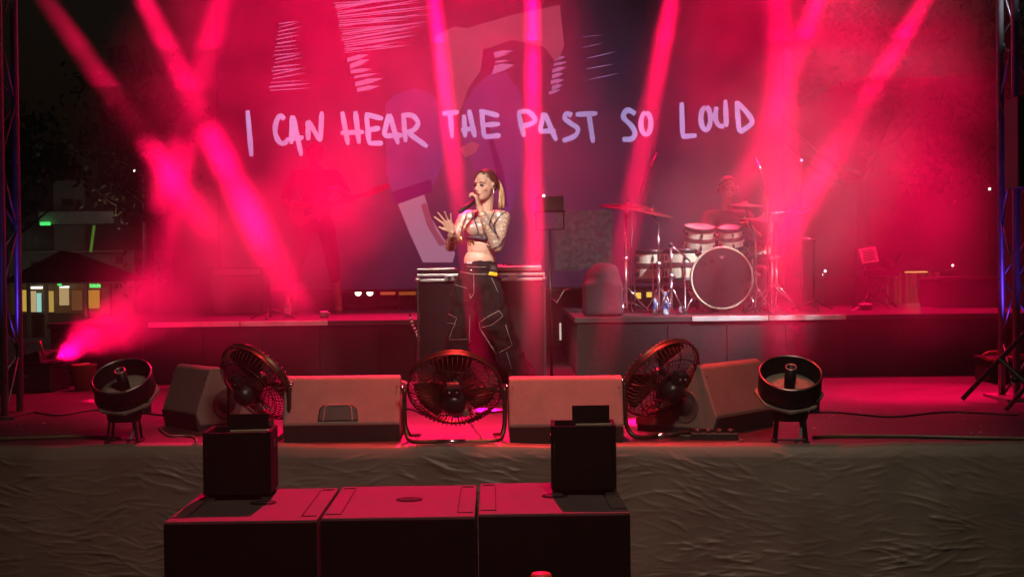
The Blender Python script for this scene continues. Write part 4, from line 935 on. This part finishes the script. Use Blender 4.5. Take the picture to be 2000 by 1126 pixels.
MB().lathe([(.018, -.02), (.034, -.02), (.034, .02), (.018, .02), (.018, -.02)], 24, axis=(0, 1, 0), origin=(0, 0, .035)).build('roll', mat('blue_grey_tape', (.35, .38, .5), .5), t, True)
MB().lathe([(.016, -.021), (.018, -.021), (.018, .021), (.016, .021), (.016, -.021)], 24, axis=(0, 1, 0), origin=(0, 0, .035)).build('core', M_white, t, True)
q = F(1181, 618, RZ); am = thing('covered_amplifier', 'rounded amplifier under a dusky cloth on the riser beside the drums', 'amplifier', (q.x, q.y+.2, RZ))
aw = (1219-1139)/FPX*12.1
ab = MB(); ab.ell((0, 0, .30), (aw*.46, .17, .17)); ab.box((0, 0, .15), (aw*.98, .34, .29)); ab.ell((.05, -.02, .36), (.10, .12, .10))
cv = fuse(ab, 'cloth_cover', mat('dusky_cloth', (.04, .028, .034), .85, var=.2, bump=.4, bscale=14), am, .02, 6)
for v in cv.data.vertices: v.co += v.normal*.012*noise.noise(Vector((v.co.x*9, v.co.y*9, v.co.z*3))); v.co.z = max(.004, v.co.z)
for s in (-1, 1): MB().box((s*aw*.35, 0, .006), (.05, .3, .012)).build('foot', M_rubber, am)
# sheet music stand, keyboard player's corner
q = W(1695, 600, 13.2); ms = thing('music_stand', 'music stand with lit sheets beyond the drum kit', 'music stand', (q.x, 13.2, RZ))
tz = W(1700, 500, 13.2).z-RZ
MB().tube([(0, 0, .02), (0, 0, tz-.05)], .010, 8).build('pole', M_black, ms, True)
dk = xf(MB().box((0, 0, 0), (.20, .012, .19), bev=.003), Matrix.Translation((.0, 0, tz)) @ Matrix.Rotation(R(-22), 4, 'X') @ Matrix.Rotation(R(-8), 4, 'Y')).build('desk', M_black, ms)
xf(MB().box((0, -.009, 0), (.16, .003, .15)), Matrix.Translation((.01, 0, tz+.005)) @ Matrix.Rotation(R(-22), 4, 'X') @ Matrix.Rotation(R(-8), 4, 'Y')).build('sheet', M_white, dk)
for i in range(5): xf(MB().box((rnd.uniform(-.01, .01), -.0125, .05-i*.024), (.12, .002, .008)), Matrix.Translation((.01, 0, tz+.005)) @ Matrix.Rotation(R(-22), 4, 'X') @ Matrix.Rotation(R(-8), 4, 'Y')).build('stave', mat('ink', (.08, .06, .07), .7), dk)
for i in range(3): a = 2.1*i; MB().tube([(0, 0, .15), (.2*math.cos(a), .2*math.sin(a), .01)], .007, 6).build('leg', M_black, ms)
q = F(1692, 606, RZ); fp = thing('foot_pedal', 'small pale metal foot pedal under the music stand', 'pedal', (q.x, q.y+.05, RZ), R(15))
MB().box((0, 0, .025), (.12, .07, .05), bev=.006).build('case', M_plastic, fp); MB().box((0, -.01, .055), (.11, .06, .008), (R(10), 0, 0)).build('treadle', mat('pale_metal', (.5, .45, .45), .4), fp)
MB().tube([(-.06, 0, .03), (-.12, -.02, .01), (-.16, -.05, .006)], .006, 6).build('lead', M_white, fp, True)
q = W(1715, 570, 13.6); kb = thing('keyboard_rack', 'dark keyboard rack hidden in the smoke behind the music stand', 'rack', (q.x, 13.6, RZ))
MB().box((0, 0, .34), (.34, .3, .06), bev=.01).build('keyboard', M_black, kb)
for s in (-1, 1): MB().tube([(s*.15, -.1, .01), (-s*.12, -.1, .33)], .012, 6).build('leg', M_black, kb)
for k, (x, z) in enumerate(((-.1, .40), (.05, .42), (.12, .38))): MB().box((x, -.05, z), (.08, .1, .05), bev=.005).build('module', M_plastic, kb)

# ---------------------------------------------------------------- flight case desk behind the singer and the stand next to it
ca, cb = W(818, 700, 11.1), W(1065, 700, 11.1); cw = cb.x-ca.x; ztop = W(940, 531, 11.1).z-STAGE
fc = thing('flight_case', 'tall black flight case desk with metal edges behind the singer', 'flight case', ((ca.x+cb.x)/2, 11.1, STAGE), R(1.2))
M_case = mat('case_laminate', (.012, .009, .010), .8, spec=.12, var=.2, bump=.2, bscale=160)
MB().box((0, .19, (ztop-.06)/2+.02), (cw-.02, .37, ztop-.08)).build('case_body', M_case, fc)
MB().box((0, .19, ztop-.012), (cw+.004, .39, .045), bev=.006).build('lid', M_case, fc)
for z, nm in ((ztop-.022, 'lid_rail'), (ztop-.062, 'body_rail')):
    MB().box((0, -.008, z), (cw+.012, .012, .022), bev=.003).build(nm, M_alu, fc)
for x in (-cw/2+.25, cw/2-.25):
    l_ = MB().box((x, -.018, ztop-.045), (.08, .014, .05), bev=.004).build('latch', M_steel, fc); MB().box((x, -.028, ztop-.045), (.03, .008, .03)).build('twist', M_chrome, l_)
for x in (-cw/2, cw/2):
    MB().ell((x, -.01, ztop-.055), (.022, .018, .022), n=10, m=7).build('ball_corner', M_alu, fc, True); MB().box((x, -.005, ztop/2), (.016, .014, ztop-.16)).build('corner_rail', M_black, fc)
    for y in (.05, .33): MB().lathe([(.001, -.015), (.02, -.015), (.02, .015), (.001, .015)], 12, axis=(1, 0, 0), origin=(x*.9, y, .02)).build('castor', M_rubber, fc, True)
lp = thing('control_panel', 'low silver control panel lying on the flight case beside the singer', 'mixer', (fc.location.x+.25, 11.2, STAGE+ztop+.0105), R(1))
MB().box((0, .08, .022), (.46, .24, .036), (R(4), 0, 0), bev=.005).build('case', M_alu, lp)
for i in range(7): MB().lathe([(.001, .02), (.008, .018), (.01, 0)], 10, origin=(-.19+i*.06, .06, .042)).build('knob', M_plastic, lp, True)
MB().box((.05, .12, .046), (.2, .08, .006), (R(4), 0, 0)).build('screen', mat('small_screen', (.05, .05, .07), .2), lp)
lp2 = thing('folded_laptop', 'thin dark closed laptop on the flight case under the drawn forearm', 'laptop', (fc.location.x-.36, 11.16, STAGE+ztop+.0105), R(-3))
MB().box((0, .1, .008), (.30, .2, .014), bev=.004).build('base', M_plastic, lp2); MB().box((0, .1, .0195), (.30, .2, .007), bev=.003).build('lid', M_steel, lp2); MB().box((0, -.001, .012), (.05, .004, .006)).build('catch', M_alu, lp2)
q = W(1070, 500, 11.66); ks = thing('equipment_stand', 'slim stand holding a receiver unit with a bright lamp, beside the flight case', 'stand', (q.x+.02, 11.66, STAGE))
t0, t1, t2 = (W(1068, y, 11.66).z-STAGE for y in (412, 396, 448))
MB().lathe([(.001, 0), (.12, 0), (.12, .012), (.02, .03)], 20).build('base', M_black, ks, True); MB().tube([(0, 0, .02), (0, 0, t2)], .013, 8).build('pole', M_black, ks, True)
MB().box((0, 0, t0-.006), (.25, .16, .012)).build('tray', M_black, ks)
rc = MB().box((0, 0, (t0+t1)/2+.028), (.225, .15, t1-t0+.05), bev=.005).build('receiver', mat('grey_metal', (.07, .07, .075), .4), ks)
MB().ell((-.05, -.08, t1+.055), (.009, .009, .009), n=8, m=6).build('lamp', glow('pilot_lamp', (.5, .95, 1), 9), rc, True)
for s in (-1, 1): MB().tube([(s*.115, 0, t0), (s*.115, 0, t2), (0, 0, t2)], .006, 6).build('bracket', M_black, ks, True)
tg = ks; cp = MB().tube([(0, -.02, t2*.55), (.05, -.05, t2*.52), (.11, -.06, t2*.60), (.15, -.05, t2*.61)], .005, 6).build('loose_lead', M_cab, ks, True)
MB().box((.075, -.04, t2*.33), (.016, .01, .14)).build('pale_tag', M_white, ks)
# bits on the floor behind the singer
q = F(790, 712+30, STAGE); 
pc = fuse(MB().ell((0, 0, .03), (.075, .04, .028)).ell((-.05, .01, .035), (.035, .03, .03)).ell((.07, -.01, .02), (.04, .022, .018)), 'crumpled_cloth', mat('pinkish_cloth', (.42, .26, .26), .9, bump=.6, bscale=30), None, .01, 4); pc.location = (q.x, 11.3, STAGE)
tag(pc, 'crumpled pale cloth on the floor left of the flight case', 'cloth')
cs = thing('braided_cord', 'striped cord hanging beside the flight case', 'cord', W(800, 612, 11.55))
cpts = catmull([Vector((0, 0, 0)), Vector((.02, -.01, -.08)), Vector((.06, -.02, -.16)), Vector((.075, -.02, -.24)), Vector((.07, .02, -.5))], 6)
zmin = STAGE-cs.location.z+.012; cpts[-1].z = zmin
MB().tube(cpts, .009, 8).build('core', M_black, cs, True)
for i in range(8):
    p = cpts[3+i*2]; MB().lathe([(.010, -.008), (.0125, -.006), (.0125, .006), (.010, .008)], 10, origin=p, axis=(.25, 0, -1)).build('pale_band', M_white, cs, True)
for px, py, lb in ((633, 612, 'small grey mug on the riser near the guitarist'), (562, 612, 'short bottle on the riser by the guitarist')):
    q = F(px, py+8, RZ); t = thing('mug' if px == 633 else 'bottle', lb, 'mug' if px == 633 else 'bottle', (q.x, q.y, RZ))
    MB().lathe([(.001, 0), (.034, 0), (.038, .05), (.034, .06), (.03, .055), (.028, .01), (.001, .008)] if px == 633 else [(.001, 0), (.032, 0), (.033, .12), (.014, .16), (.013, .19), (.001, .19)], 16).build('vessel', mat('grey_ceramic', (.4, .4, .42), .4), t, True)
    MB().tube([(.036, 0, .045), (.055, 0, .035), (.036, 0, .015)], .005, 6).build('handle', mat('grey_ceramic', (.4, .4, .42), .4), t, True) if px == 633 else MB().lathe([(.0335, .04), (.034, .09)], 16).build('paper_label', M_white, t, True)
mic_stand('thin microphone stand left of the guitarist in the smoke', (528, 606), 12.3, (522, 500), (512, 470), .1)
am2 = thing('guitar_amplifier', 'low dark amplifier on the riser behind the guitarist', 'amplifier', (F(520, 606, RZ).x, 13.6, RZ))
MB().box((0, 0, .24), (.5, .28, .46), bev=.012).build('cabinet', M_black, am2); MB().box((0, -.143, .20), (.44, .008, .34)).build('grille_cloth', mat('amp_cloth', (.09, .08, .08), .9, bump=.4, bscale=200), am2); MB().box((0, -.143, .42), (.44, .008, .05)).build('panel', M_steel, am2)

# ---------------------------------------------------------------- towers, side equipment
M_truss = mat('truss_aluminium', (.24, .22, .24), .4, .7, var=.2)
def tower(label, x, y, w=.29, h=8.4):
    t = thing('truss_tower', label, 'truss', (x, y, 0))
    for i in (0, 1):
        for j in (0, 1): MB().tube([(i*w, j*w, .0), (i*w, j*w, h)], .025, 10).build('chord', M_truss, t, True)
    k = int(h/.42); g = h/k
    for n_ in range(k):
        z0, z1 = n_*g, (n_+1)*g
        if n_ % 2: z0, z1 = z1, z0
        for a, b2 in (((0, 0), (w, 0)), ((w, 0), (w, w)), ((0, w), (w, w)), ((0, 0), (0, w))):
            MB().tube([(*a, z0), (*b2, z1)], .008, 6).build('brace', M_truss, t, True)
    MB().box((w/2, w/2, .01), (w+.2, w+.2, .02)).build('base_plate', M_steel, t)
    return t
pl, pr = W(8, 520, 9.2), W(1960, 520, 9.6)
# the towers stand on the stage corners
tl = tower('aluminium truss tower at the dark left edge', -3.63, 9.2); tr_ = tower('aluminium truss tower at the right edge carrying a loudspeaker', 3.451, 9.6)
for o in (tl, tr_): o.location.z = STAGE
def blue(x, y, z, tgt, p): spot('blue_truss_light', (x, y, z), tgt, p, 60, (.16, .05, 1), .8, .03)
blue(-3.48, 9.35, STAGE+.25, (-3.48, 9.35, 9), 10); blue(3.6, 9.75, STAGE+.25, (3.6, 9.75, 9), 22)
q = W(1996, 280, 9.5); ls = thing('hanging_loudspeaker', 'grey loudspeaker cabinet hanging on the right truss tower', 'loudspeaker', (q.x-.03, 9.42, W(1990, 370, 9.4).z))
MB().box((.02, -.05, .31), (.22, .26, .60), bev=.012).build('cabinet', mat('speaker_paint', (.05, .048, .045), .6), ls); MB().box((.02, -.184, .31), (.18, .008, .56)).build('grille', M_grille, ls); MB().box((.02, .09, .31), (.1, .04, .1)).build('bracket', M_steel, ls)
# folded stand leaning in at the right edge
fs_ = thing('folded_stand', 'dark folded metal stand with crossed legs at the right edge of the stage', 'stand', F(1945, 800, STAGE))
fo = fs_.location
def FL(px, py, z_off=0., d=None): q = W(px, py, (d or fo.y)); return q-fo
a1, a2 = F(1880, 783, STAGE)-fo, W(2040, 610, fo.y+.25)-fo
MB().tube([a1+Vector((0, 0, .016)), a2], .016, 8).build('leg', M_black, fs_)
b1, b2 = FL(1952, 700, d=fo.y+.05), FL(2020, 762, d=fo.y-.1); MB().tube([b1, b2], .016, 8).build('brace', M_black, fs_)
c1, c2 = F(1966, 803, STAGE)-fo, FL(2035, 715, d=fo.y+.05); MB().tube([c1+Vector((0, 0, .014)), c2], .014, 8).build('leg', M_black, fs_)
MB().ell(FL(1982, 740, d=fo.y-.03), (.026, .026, .026), n=10, m=7).build('joint', M_rubber, fs_, True)
q = W(1960, 696, 11.0); cc = thing('cable_coil', 'coil of red lit cable hanging at the right edge behind the folded stand', 'cable', q)
for k in range(4):
    MB().tube(catmull([Vector((.2, .0, .0)), Vector((.05, -.01*k, .02+.006*k)), Vector((-.10, 0, .03+.004*k)), Vector((-.16, .01, .005)), Vector((-.10, .01*k, -.02-.004*k)), Vector((.05, 0, -.01-.005*k)), Vector((.22, .01, -.005*k))], 5), .007, 6).build('loop', mat('red_cable', (.5, .12, .10), .4), cc, True)
hk = thing('storage_trunk', 'dark trunk standing under the red cable coil', 'trunk', (q.x+.1, 11.15, STAGE))
MB().box((.05, .06, (q.z-.03-STAGE)/2), (.5, .34, q.z-.03-STAGE-.002), bev=.01).build('box', M_case, hk); MB().box((.05, .06, q.z-STAGE-.024), (.52, .36, .02)).build('lid', M_black, hk); MB().box((.05, -.12, .12), (.12, .01, .03)).build('handle', M_steel, hk)
# large dark case and striped awning behind on the right
q = W(1895, 540, 13.4); bc = thing('equipment_case', 'large dark equipment case at the back right of the riser', 'flight case', (q.x, 13.4, STAGE))
z1 = q.z-STAGE; MB().box((0, .3, z1/2), (.62, .6, z1-.03), bev=.01).build('box', M_case, bc); MB().box((0, .3, z1-.012), (.64, .62, .02), bev=.004).build('edge', M_steel, bc); MB().box((0, -.004, z1*.5), (.14, .012, .09)).build('handle', M_black, bc)
aw_ = thing('market_tent', 'dim yellowish drape of a tent beyond the stage on the right', 'tent', (W(1790, 600, 20).x, 20, 0))
a, b2 = W(1742, 530, 20), W(1832, 528, 20); n_ = 9; wdt = (b2.x-a.x)
M_drape = mat('yellow_drape', (.34, .24, .10), .85, var=.3, scale=3)
for i in range(n_):
    x0 = -wdt/2+wdt*i/n_; vs = []; fsx = []
    for k in range(9):
        u = k/8; vs += [(x0+wdt/n_*u, .08*math.sin(u*math.pi)*-1+.06*math.sin(i*2.1), 0.02), (x0+wdt/n_*u*.92, .06*math.sin(u*math.pi)*-1+.06*math.sin(i*2.1), a.z-.02)]
    for k in range(8): fsx.append((2*k, 2*k+2, 2*k+3, 2*k+1))
    o = MB().add(vs, fsx).build('drape_panel', M_drape, aw_, True); sd = o.modifiers.new('s', 'SOLIDIFY'); sd.thickness = .01
for x in (-wdt/2, wdt/2): MB().tube([(x, .3, 0), (x, .3, a.z)], .03, 8).build('pole', M_steel, aw_)
rf = MB(); rf.add([(-wdt/2-.1, -.2, a.z), (wdt/2+.1, -.2, a.z), (wdt/2+.1, 1.6, a.z), (-wdt/2-.1, 1.6, a.z), (0, .7, a.z+.28)], [(0, 1, 4), (1, 2, 4), (2, 3, 4), (3, 0, 4), (3, 2, 1, 0)]); rf.build('roof', mat('tent_roof', (.10, .06, .05), .8), aw_)
# left side: smoke machine and black cases
q = F(92, 716, STAGE); smk = thing('smoke_machine', 'small smoke machine beside the riser at the start of the red jet', 'smoke machine', (W(112, 700, 11.35).x-.12, 11.35, STAGE), R(-20))
zz = W(112, 694, 11.35).z-STAGE
MB().box((0, 0, zz-.05), (.20, .30, .16), (0, R(-14), 0), bev=.012).build('body', M_plastic, smk); MB().lathe([(.02, 0), (.026, .03), (.022, .06)], 14, axis=(1, -.1, .3), origin=(.09, -.02, zz)).build('nozzle', M_steel, smk, True)
MB().tube([(-.09, -.1, zz), (-.08, -.1, zz+.10), (.06, -.1, zz+.12), (.09, -.1, zz+.02)], .008, 6).build('handle', mat('red_handle', (.45, .12, .10), .4, .5), smk, True)
MB().box((0, 0, (zz-.13)/2), (.26, .34, max(.05, zz-.135))).build('pedestal', M_black, smk)
q = F(40, 768, STAGE); b1_ = thing('black_trunk', 'low black trunk on the floor below the smoke machine at the left', 'trunk', (q.x, q.y+.25, STAGE))
MB().box((0, 0, .11), (.46, .36, .22), bev=.02).build('box', M_black, b1_); MB().box((0, 0, .225), (.48, .38, .02), bev=.006).build('lid', M_boxblack, b1_); MB().box((.0, -.185, .13), (.10, .01, .03)).build('handle', M_steel, b1_)
q = F(150, 765, STAGE); bk = thing('bucket', 'reddish bucket standing next to the black trunk', 'bucket', (q.x, q.y+.2, STAGE))
MB().lathe([(.001, .004), (.075, 0), (.10, .20), (.105, .205), (.098, .2), (.073, .01), (.001, .01)], 20).build('pail', mat('red_plastic', (.35, .08, .07), .5), bk, True); MB().tube([(-.1, 0, .2), (-.06, -.08, .22), (.06, -.08, .22), (.1, 0, .2)], .004, 6).build('bail', M_steel, bk, True)

# ---------------------------------------------------------------- the town behind
def lbox(t, name, px0, px1, py0, py1, d, depth, m, off=0., par=None, bev=0.):
    a, b2 = W(px0, py1, d), W(px1, py0, d); o = t.location
    return MB().box(((a.x+b2.x)/2-o.x, d-o.y+depth/2+off, (a.z+b2.z)/2-o.z), (b2.x-a.x, depth, b2.z-a.z), bev=bev).build(name, m, par or t)
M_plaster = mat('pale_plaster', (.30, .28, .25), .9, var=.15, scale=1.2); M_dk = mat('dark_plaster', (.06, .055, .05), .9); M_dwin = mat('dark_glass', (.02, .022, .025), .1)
K = 36.0
ks_ = thing('kiosk', 'row of lit shop kiosks under a dark hipped roof at the far left', 'kiosk', (W(105, 600, K).x, K, 0))
lbox(ks_, 'wall', 14, 214, 553, 612, K+1.2, .2, mat('kiosk_wall', (.28, .22, .12), .8)); lbox(ks_, 'plinth', 14, 214, 612, 660, K+1.1, .3, M_dk)
a, b2 = W(8, 552, K), W(212, 552, K); e0 = a.x-ks_.location.x; e1 = b2.x-ks_.location.x; ap = W(88, 489, K+2).z; za = a.z
MB().add([(e0, -.4, za), (e1, -.4, za), (e1, 4.2, za), (e0, 4.2, za), (e0+.9, 1.8, ap), (e1-1.3, 1.8, ap-.1)], [(0, 1, 5, 4), (1, 2, 5), (2, 3, 4, 5), (3, 0, 4), (3, 2, 1, 0)]).build('roof', mat('dark_roof', (.05, .03, .025), .8, bump=.4, bscale=8), ks_)
for x0, x1, y0, y1, c, s_ in ((38, 54, 566, 608, (1, .62, .10), .55), (58, 70, 568, 609, (1, .75, .35), .5), (72, 80, 572, 609, (.45, .9, .8), .7), (95, 104, 568, 609, (1, .65, .15), .45), (116, 134, 562, 596, (1, .7, .32), .45), (171, 194, 566, 602, (1, .48, .06), .42), (140, 160, 566, 606, (.9, .4, .12), .12)):
    wi = lbox(ks_, 'window', x0-1, x1+1, y0-1, y1+1, K+1.15, .03, M_dk); lbox(ks_, 'pane', x0, x1, y0, y1, K+1.10, .03, glow('lit_window_%d' % x0, c, s_), 0, wi)
for x0, x1, y0, y1, c, s_ in ((58, 82, 559, 564, (1, .93, .8), 1.6), (116, 134, 558, 562, (.95, 1, .9), 1.3)): lbox(ks_, 'tube_lamp', x0, x1, y0, y1, K+.95, .06, glow('tube_%d' % x0, c, s_))
for x0, x1, y0, y1 in ((174, 198, 552, 563), (111, 122, 552, 559)):
    sg = lbox(ks_, 'neon_sign', x0, x1, y0, y1, K+.8, .08, M_dk)
    for i in range(6): lbox(ks_, 'neon_letter', x0+1+i*(x1-x0-2)/6, x0+1+(i+.75)*(x1-x0-2)/6, y0+1.5+(i % 2)*1.5, y1-1.5, K+.76, .03, glow('green_neon', (.08, .9, .18), 1.1), 0, sg)
for px in (55, 90, 168): lbox(ks_, 'post', px-2.2, px+2.2, 553, 660, K+.2, .1, M_dk)
bt = thing('apartment_block', 'dim pale apartment block above the kiosks at the far left', 'building', (W(140, 500, 52).x, 52, 0))
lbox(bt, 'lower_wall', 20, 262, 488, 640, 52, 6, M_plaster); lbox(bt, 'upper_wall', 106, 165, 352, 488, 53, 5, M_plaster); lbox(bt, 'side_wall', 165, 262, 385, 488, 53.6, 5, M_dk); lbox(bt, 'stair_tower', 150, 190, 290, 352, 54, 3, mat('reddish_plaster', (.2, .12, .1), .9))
lbox(bt, 'balcony', 76, 222, 412, 438, 51.2, 1.4, mat('balcony_white', (.34, .34, .33), .8)); lbox(bt, 'roof_slab', 70, 240, 488, 494, 51.4, 1.2, M_plaster)
for x0, x1, y0, y1 in ((120, 142, 388, 404), (148, 158, 390, 406), (180, 200, 400, 410), (60, 80, 510, 525), (225, 240, 500, 515)):
    w_ = lbox(bt, 'window', x0, x1, y0, y1, 52.9 if y1 < 480 else 51.95, .1, M_dk); lbox(bt, 'pane', x0+1.5, x1-1.5, y0+1.5, y1-1.5, 52.85 if y1 < 480 else 51.9, .06, M_dwin, 0, w_)
lbox(bt, 'neon_strip', 78, 97, 433, 440, 51.0, .1, glow('green_neon', (.08, .9, .18), 1.1)); 
a, b2 = W(184, 440, 50.6)-bt.location, W(177, 492, 50.6)-bt.location; MB().tube([a, b2], .05, 6).build('green_drainpipe', glow('green_tube', (.16, .42, .05), .35), bt)  # green glow put into the pipe as emission
for px, py, d, lb, c in ((263, 333, 60, 'tiny white street lamp high in the smoke left of the lettering', (1, .9, .9)), (1565, 313, 60, 'tiny violet street lamp right of the lettering between the beams', (1, .5, .9)), (1795, 353, 60, 'tiny warm street lamp high at the right', (1, .75, .6)),
                       (1932, 369, 60, 'tiny white street lamp beside the right tower', (1, .85, .8)), (1746, 523, 40, 'small warm street lamp above the tent drape, left one', (1, .85, .6)), (1777, 518, 40, 'small white street lamp above the tent drape, right one', (1, .9, .75)),
                       (1860, 518, 60, 'tiny pink street lamp above the large equipment case', (1, .5, .5)), (1611, 529, 40, 'small white street lamp behind the thin microphone stand', (.85, .9, 1)), (1608, 536, 42, 'lower small white street lamp behind the thin microphone stand', (.9, .9, 1))):
    q = W(px, py, d); t = thing('street_lamp', lb, 'street lamp', (q.x, d, 0), 0, 'far street lamps around the square')
    MB().tube([(0, .1, 0), (0, .1, q.z*.9), (0, 0, q.z+.05)], .04, 6).build('pole', M_dk, t); MB().ell((0, -.05, q.z), (.028*d/30, .028*d/30, .028*d/30), n=10, m=7).build('lantern', glow('lantern_%d_%d' % (px, py), c, 3.5), t, True)
q = W(1750, 532, 22); t = thing('lamp_shade', 'wide yellow lamp shade glowing over the tent drape', 'lamp', (q.x, 20.9, 0))
zq = W(1750, 531, 20.9).z; MB().tube([(0, .1, 0), (0, .1, zq+.02)], .02, 6).build('pole', M_dk, t); MB().lathe([(.03, .05), (.06, .03), (.17, 0), (.16, -.01), (.001, .0)], 20, origin=(0, 0, zq)).build('shade', glow('yellow_shade', (1, .55, .12), 1.2), t, True)
# parked car under the screen, orange stall frame, lit shopfronts behind the drums
D = 30.0; q = W(742, 575, D); car = thing('parked_car', 'dark parked car with headlights on, seen under the screen', 'car', (q.x, D, 0))
MB().prism([(-.95, .25), (-.95, .75), (-.85, .85), (-.60, 1.30), (.60, 1.30), (.85, .85), (.95, .75), (.95, .25)], 3.8, 'xz').build('body', mat('car_paint', (.05, .02, .02), .3), car, bev=.05)
MB().prism([(-.62, .90), (-.50, 1.22), (.50, 1.22), (.62, .90)], .02, 'xz', -1.905).build('windscreen', M_dwin, car)
for x0 in (-.235, .0): MB().lathe([(.001, .012), (.06, .01), (.065, 0)], 12, axis=(0, -1, 0), origin=(x0-.02, -1.91, W(730, 571, D-1.9).z)).build('headlight', glow('headlight', (.9, 1, .75), 4), car, True)
MB().box((.34, -1.91, W(760, 571, D-1.9).z), (.3, .02, .09)).build('indicator', glow('indicator', (.9, .12, .05), .5), car)
for x0 in (-.8, .8):
    for y0 in (-1.2, 1.2):
        wl = MB().lathe([(.001, -.1), (.30, -.1), (.32, -.07), (.32, .07), (.30, .1), (.001, .1)], 18, axis=(1, 0, 0), origin=(x0, y0, .32)).build('wheel', M_rubber, car, True); MB().lathe([(.001, .012), (.18, .01), (.2, 0)], 14, axis=(1 if x0 > 0 else -1, 0, 0), origin=(x0+.1*(1 if x0 > 0 else -1), y0, .32)).build('rim', M_steel, wl, True)
st_ = thing('market_stall', 'orange framed market stall seen under the screen beside the flight case', 'stall', (W(795, 600, 26).x, 26, 0))
M_or = glow('lit_orange_cloth', (.75, .16, .03), .35)
lbox(st_, 'lit_banner', 779, 812, 568, 576, 26, .08, M_or)
for x0, x1 in ((803, 806), (810, 813), (779, 781)): lbox(st_, 'post', x0, x1, 576, 640, 26, .06, mat('orange_paint', (.6, .22, .05), .6))
lbox(st_, 'counter', 779, 813, 612, 660, 26.1, .5, M_dk)
sf = thing('shopfront', 'row of lit yellow shop windows glimpsed behind the floor toms', 'shop', (W(1270, 575, 34).x, 34, 0))
lbox(sf, 'wall', 1225, 1330, 562, 660, 34, 2, M_dk)
for x0, x1, y0, y1 in ((1241, 1252, 571, 583), (1263, 1273, 570, 580), (1296, 1304, 569, 578)):
    w_ = lbox(sf, 'window', x0-1, x1+1, y0-1, y1+1, 33.95, .05, M_dk); lbox(sf, 'pane', x0, x1, y0, y1, 33.9, .04, glow('shop_light', (1, .66, .10), 1.0), 0, w_)
def fill_glow(px, py, d, power, color):        # unseen point lights added to brighten the facades, kiosks and tent
    l = bpy.data.lights.new('fill_light', 'POINT'); l.energy = power; l.color = color; l.shadow_soft_size = .15
    o = bpy.data.objects.new('fill_light', l); COL.objects.link(o); o.location = W(px, py, d)
fill_glow(60, 470, 46, 24, (.75, 1, .8)); fill_glow(210, 430, 47, 26, (1, .6, .5)); fill_glow(110, 585, 35.4, 14, (1, .8, .5)); fill_glow(1790, 560, 18.5, 9, (1, .7, .35))
# trees around the square, dark against the night
def tree(label, x, y, h, r, seed):
    t = thing('tree', label, 'tree', (x, y, 0), 0, 'dark trees around the square'); rn = random.Random(seed)
    tr = MB(); tr.tube([(0, 0, 0), (.08, 0, h*.3), (0, .1, h*.6), (.1, 0, h*.85)], [.22, .17, .12, .05], 8)
    for i in range(7):
        a = rn.uniform(0, 6.3); z = h*rn.uniform(.35, .7); tr.tube([(0, 0, z), (r*.4*math.cos(a), r*.4*math.sin(a), z+.5), (r*.8*math.cos(a), r*.8*math.sin(a), z+h*.16)], [.08, .05, .02], 5)
    tr.build('trunk', mat('bark', (.07, .05, .04), .9), t, True)
    cr = MB(); cl = [(Vector((rn.gauss(0, r*.42), rn.gauss(0, r*.42), h*.68+rn.gauss(0, h*.13))), rn.uniform(.5, 1.0)) for i in range(34)]
    vs = []; f = []
    for c, s in cl:
        for k in range(62):
            p = c+Vector((rn.gauss(0, 1), rn.gauss(0, 1), rn.gauss(0, .8)))*s*.5; u = Vector((rn.gauss(0, 1), rn.gauss(0, 1), rn.gauss(0, 1))).normalized(); v = u.orthogonal().normalized(); q = rn.uniform(.08, .17)
            n0 = len(vs); vs += [p-u*q, p+v*q*.5, p+u*q, p-v*q*.5]; f.append((n0, n0+1, n0+2, n0+3))
    cr.add(vs, f); cr.build('crown', mat('leaves', (.05, .075, .03), .7, var=.4), t)
tree('dark tree left of the kiosks behind the truss tower', W(-20, 500, 40).x, 40, 7.5, 2.2, 1); tree('dark tree behind the apartment block edge in the smoke', W(300, 500, 48).x, 47, 9.5, 2.8, 2)
tree('dark tree behind the right truss tower', W(1965, 400, 34).x, 34, 9.5, 2.6, 3); tree('dark tree in the red smoke beyond the music stand', W(1680, 400, 38).x, 38, 10, 3, 4)
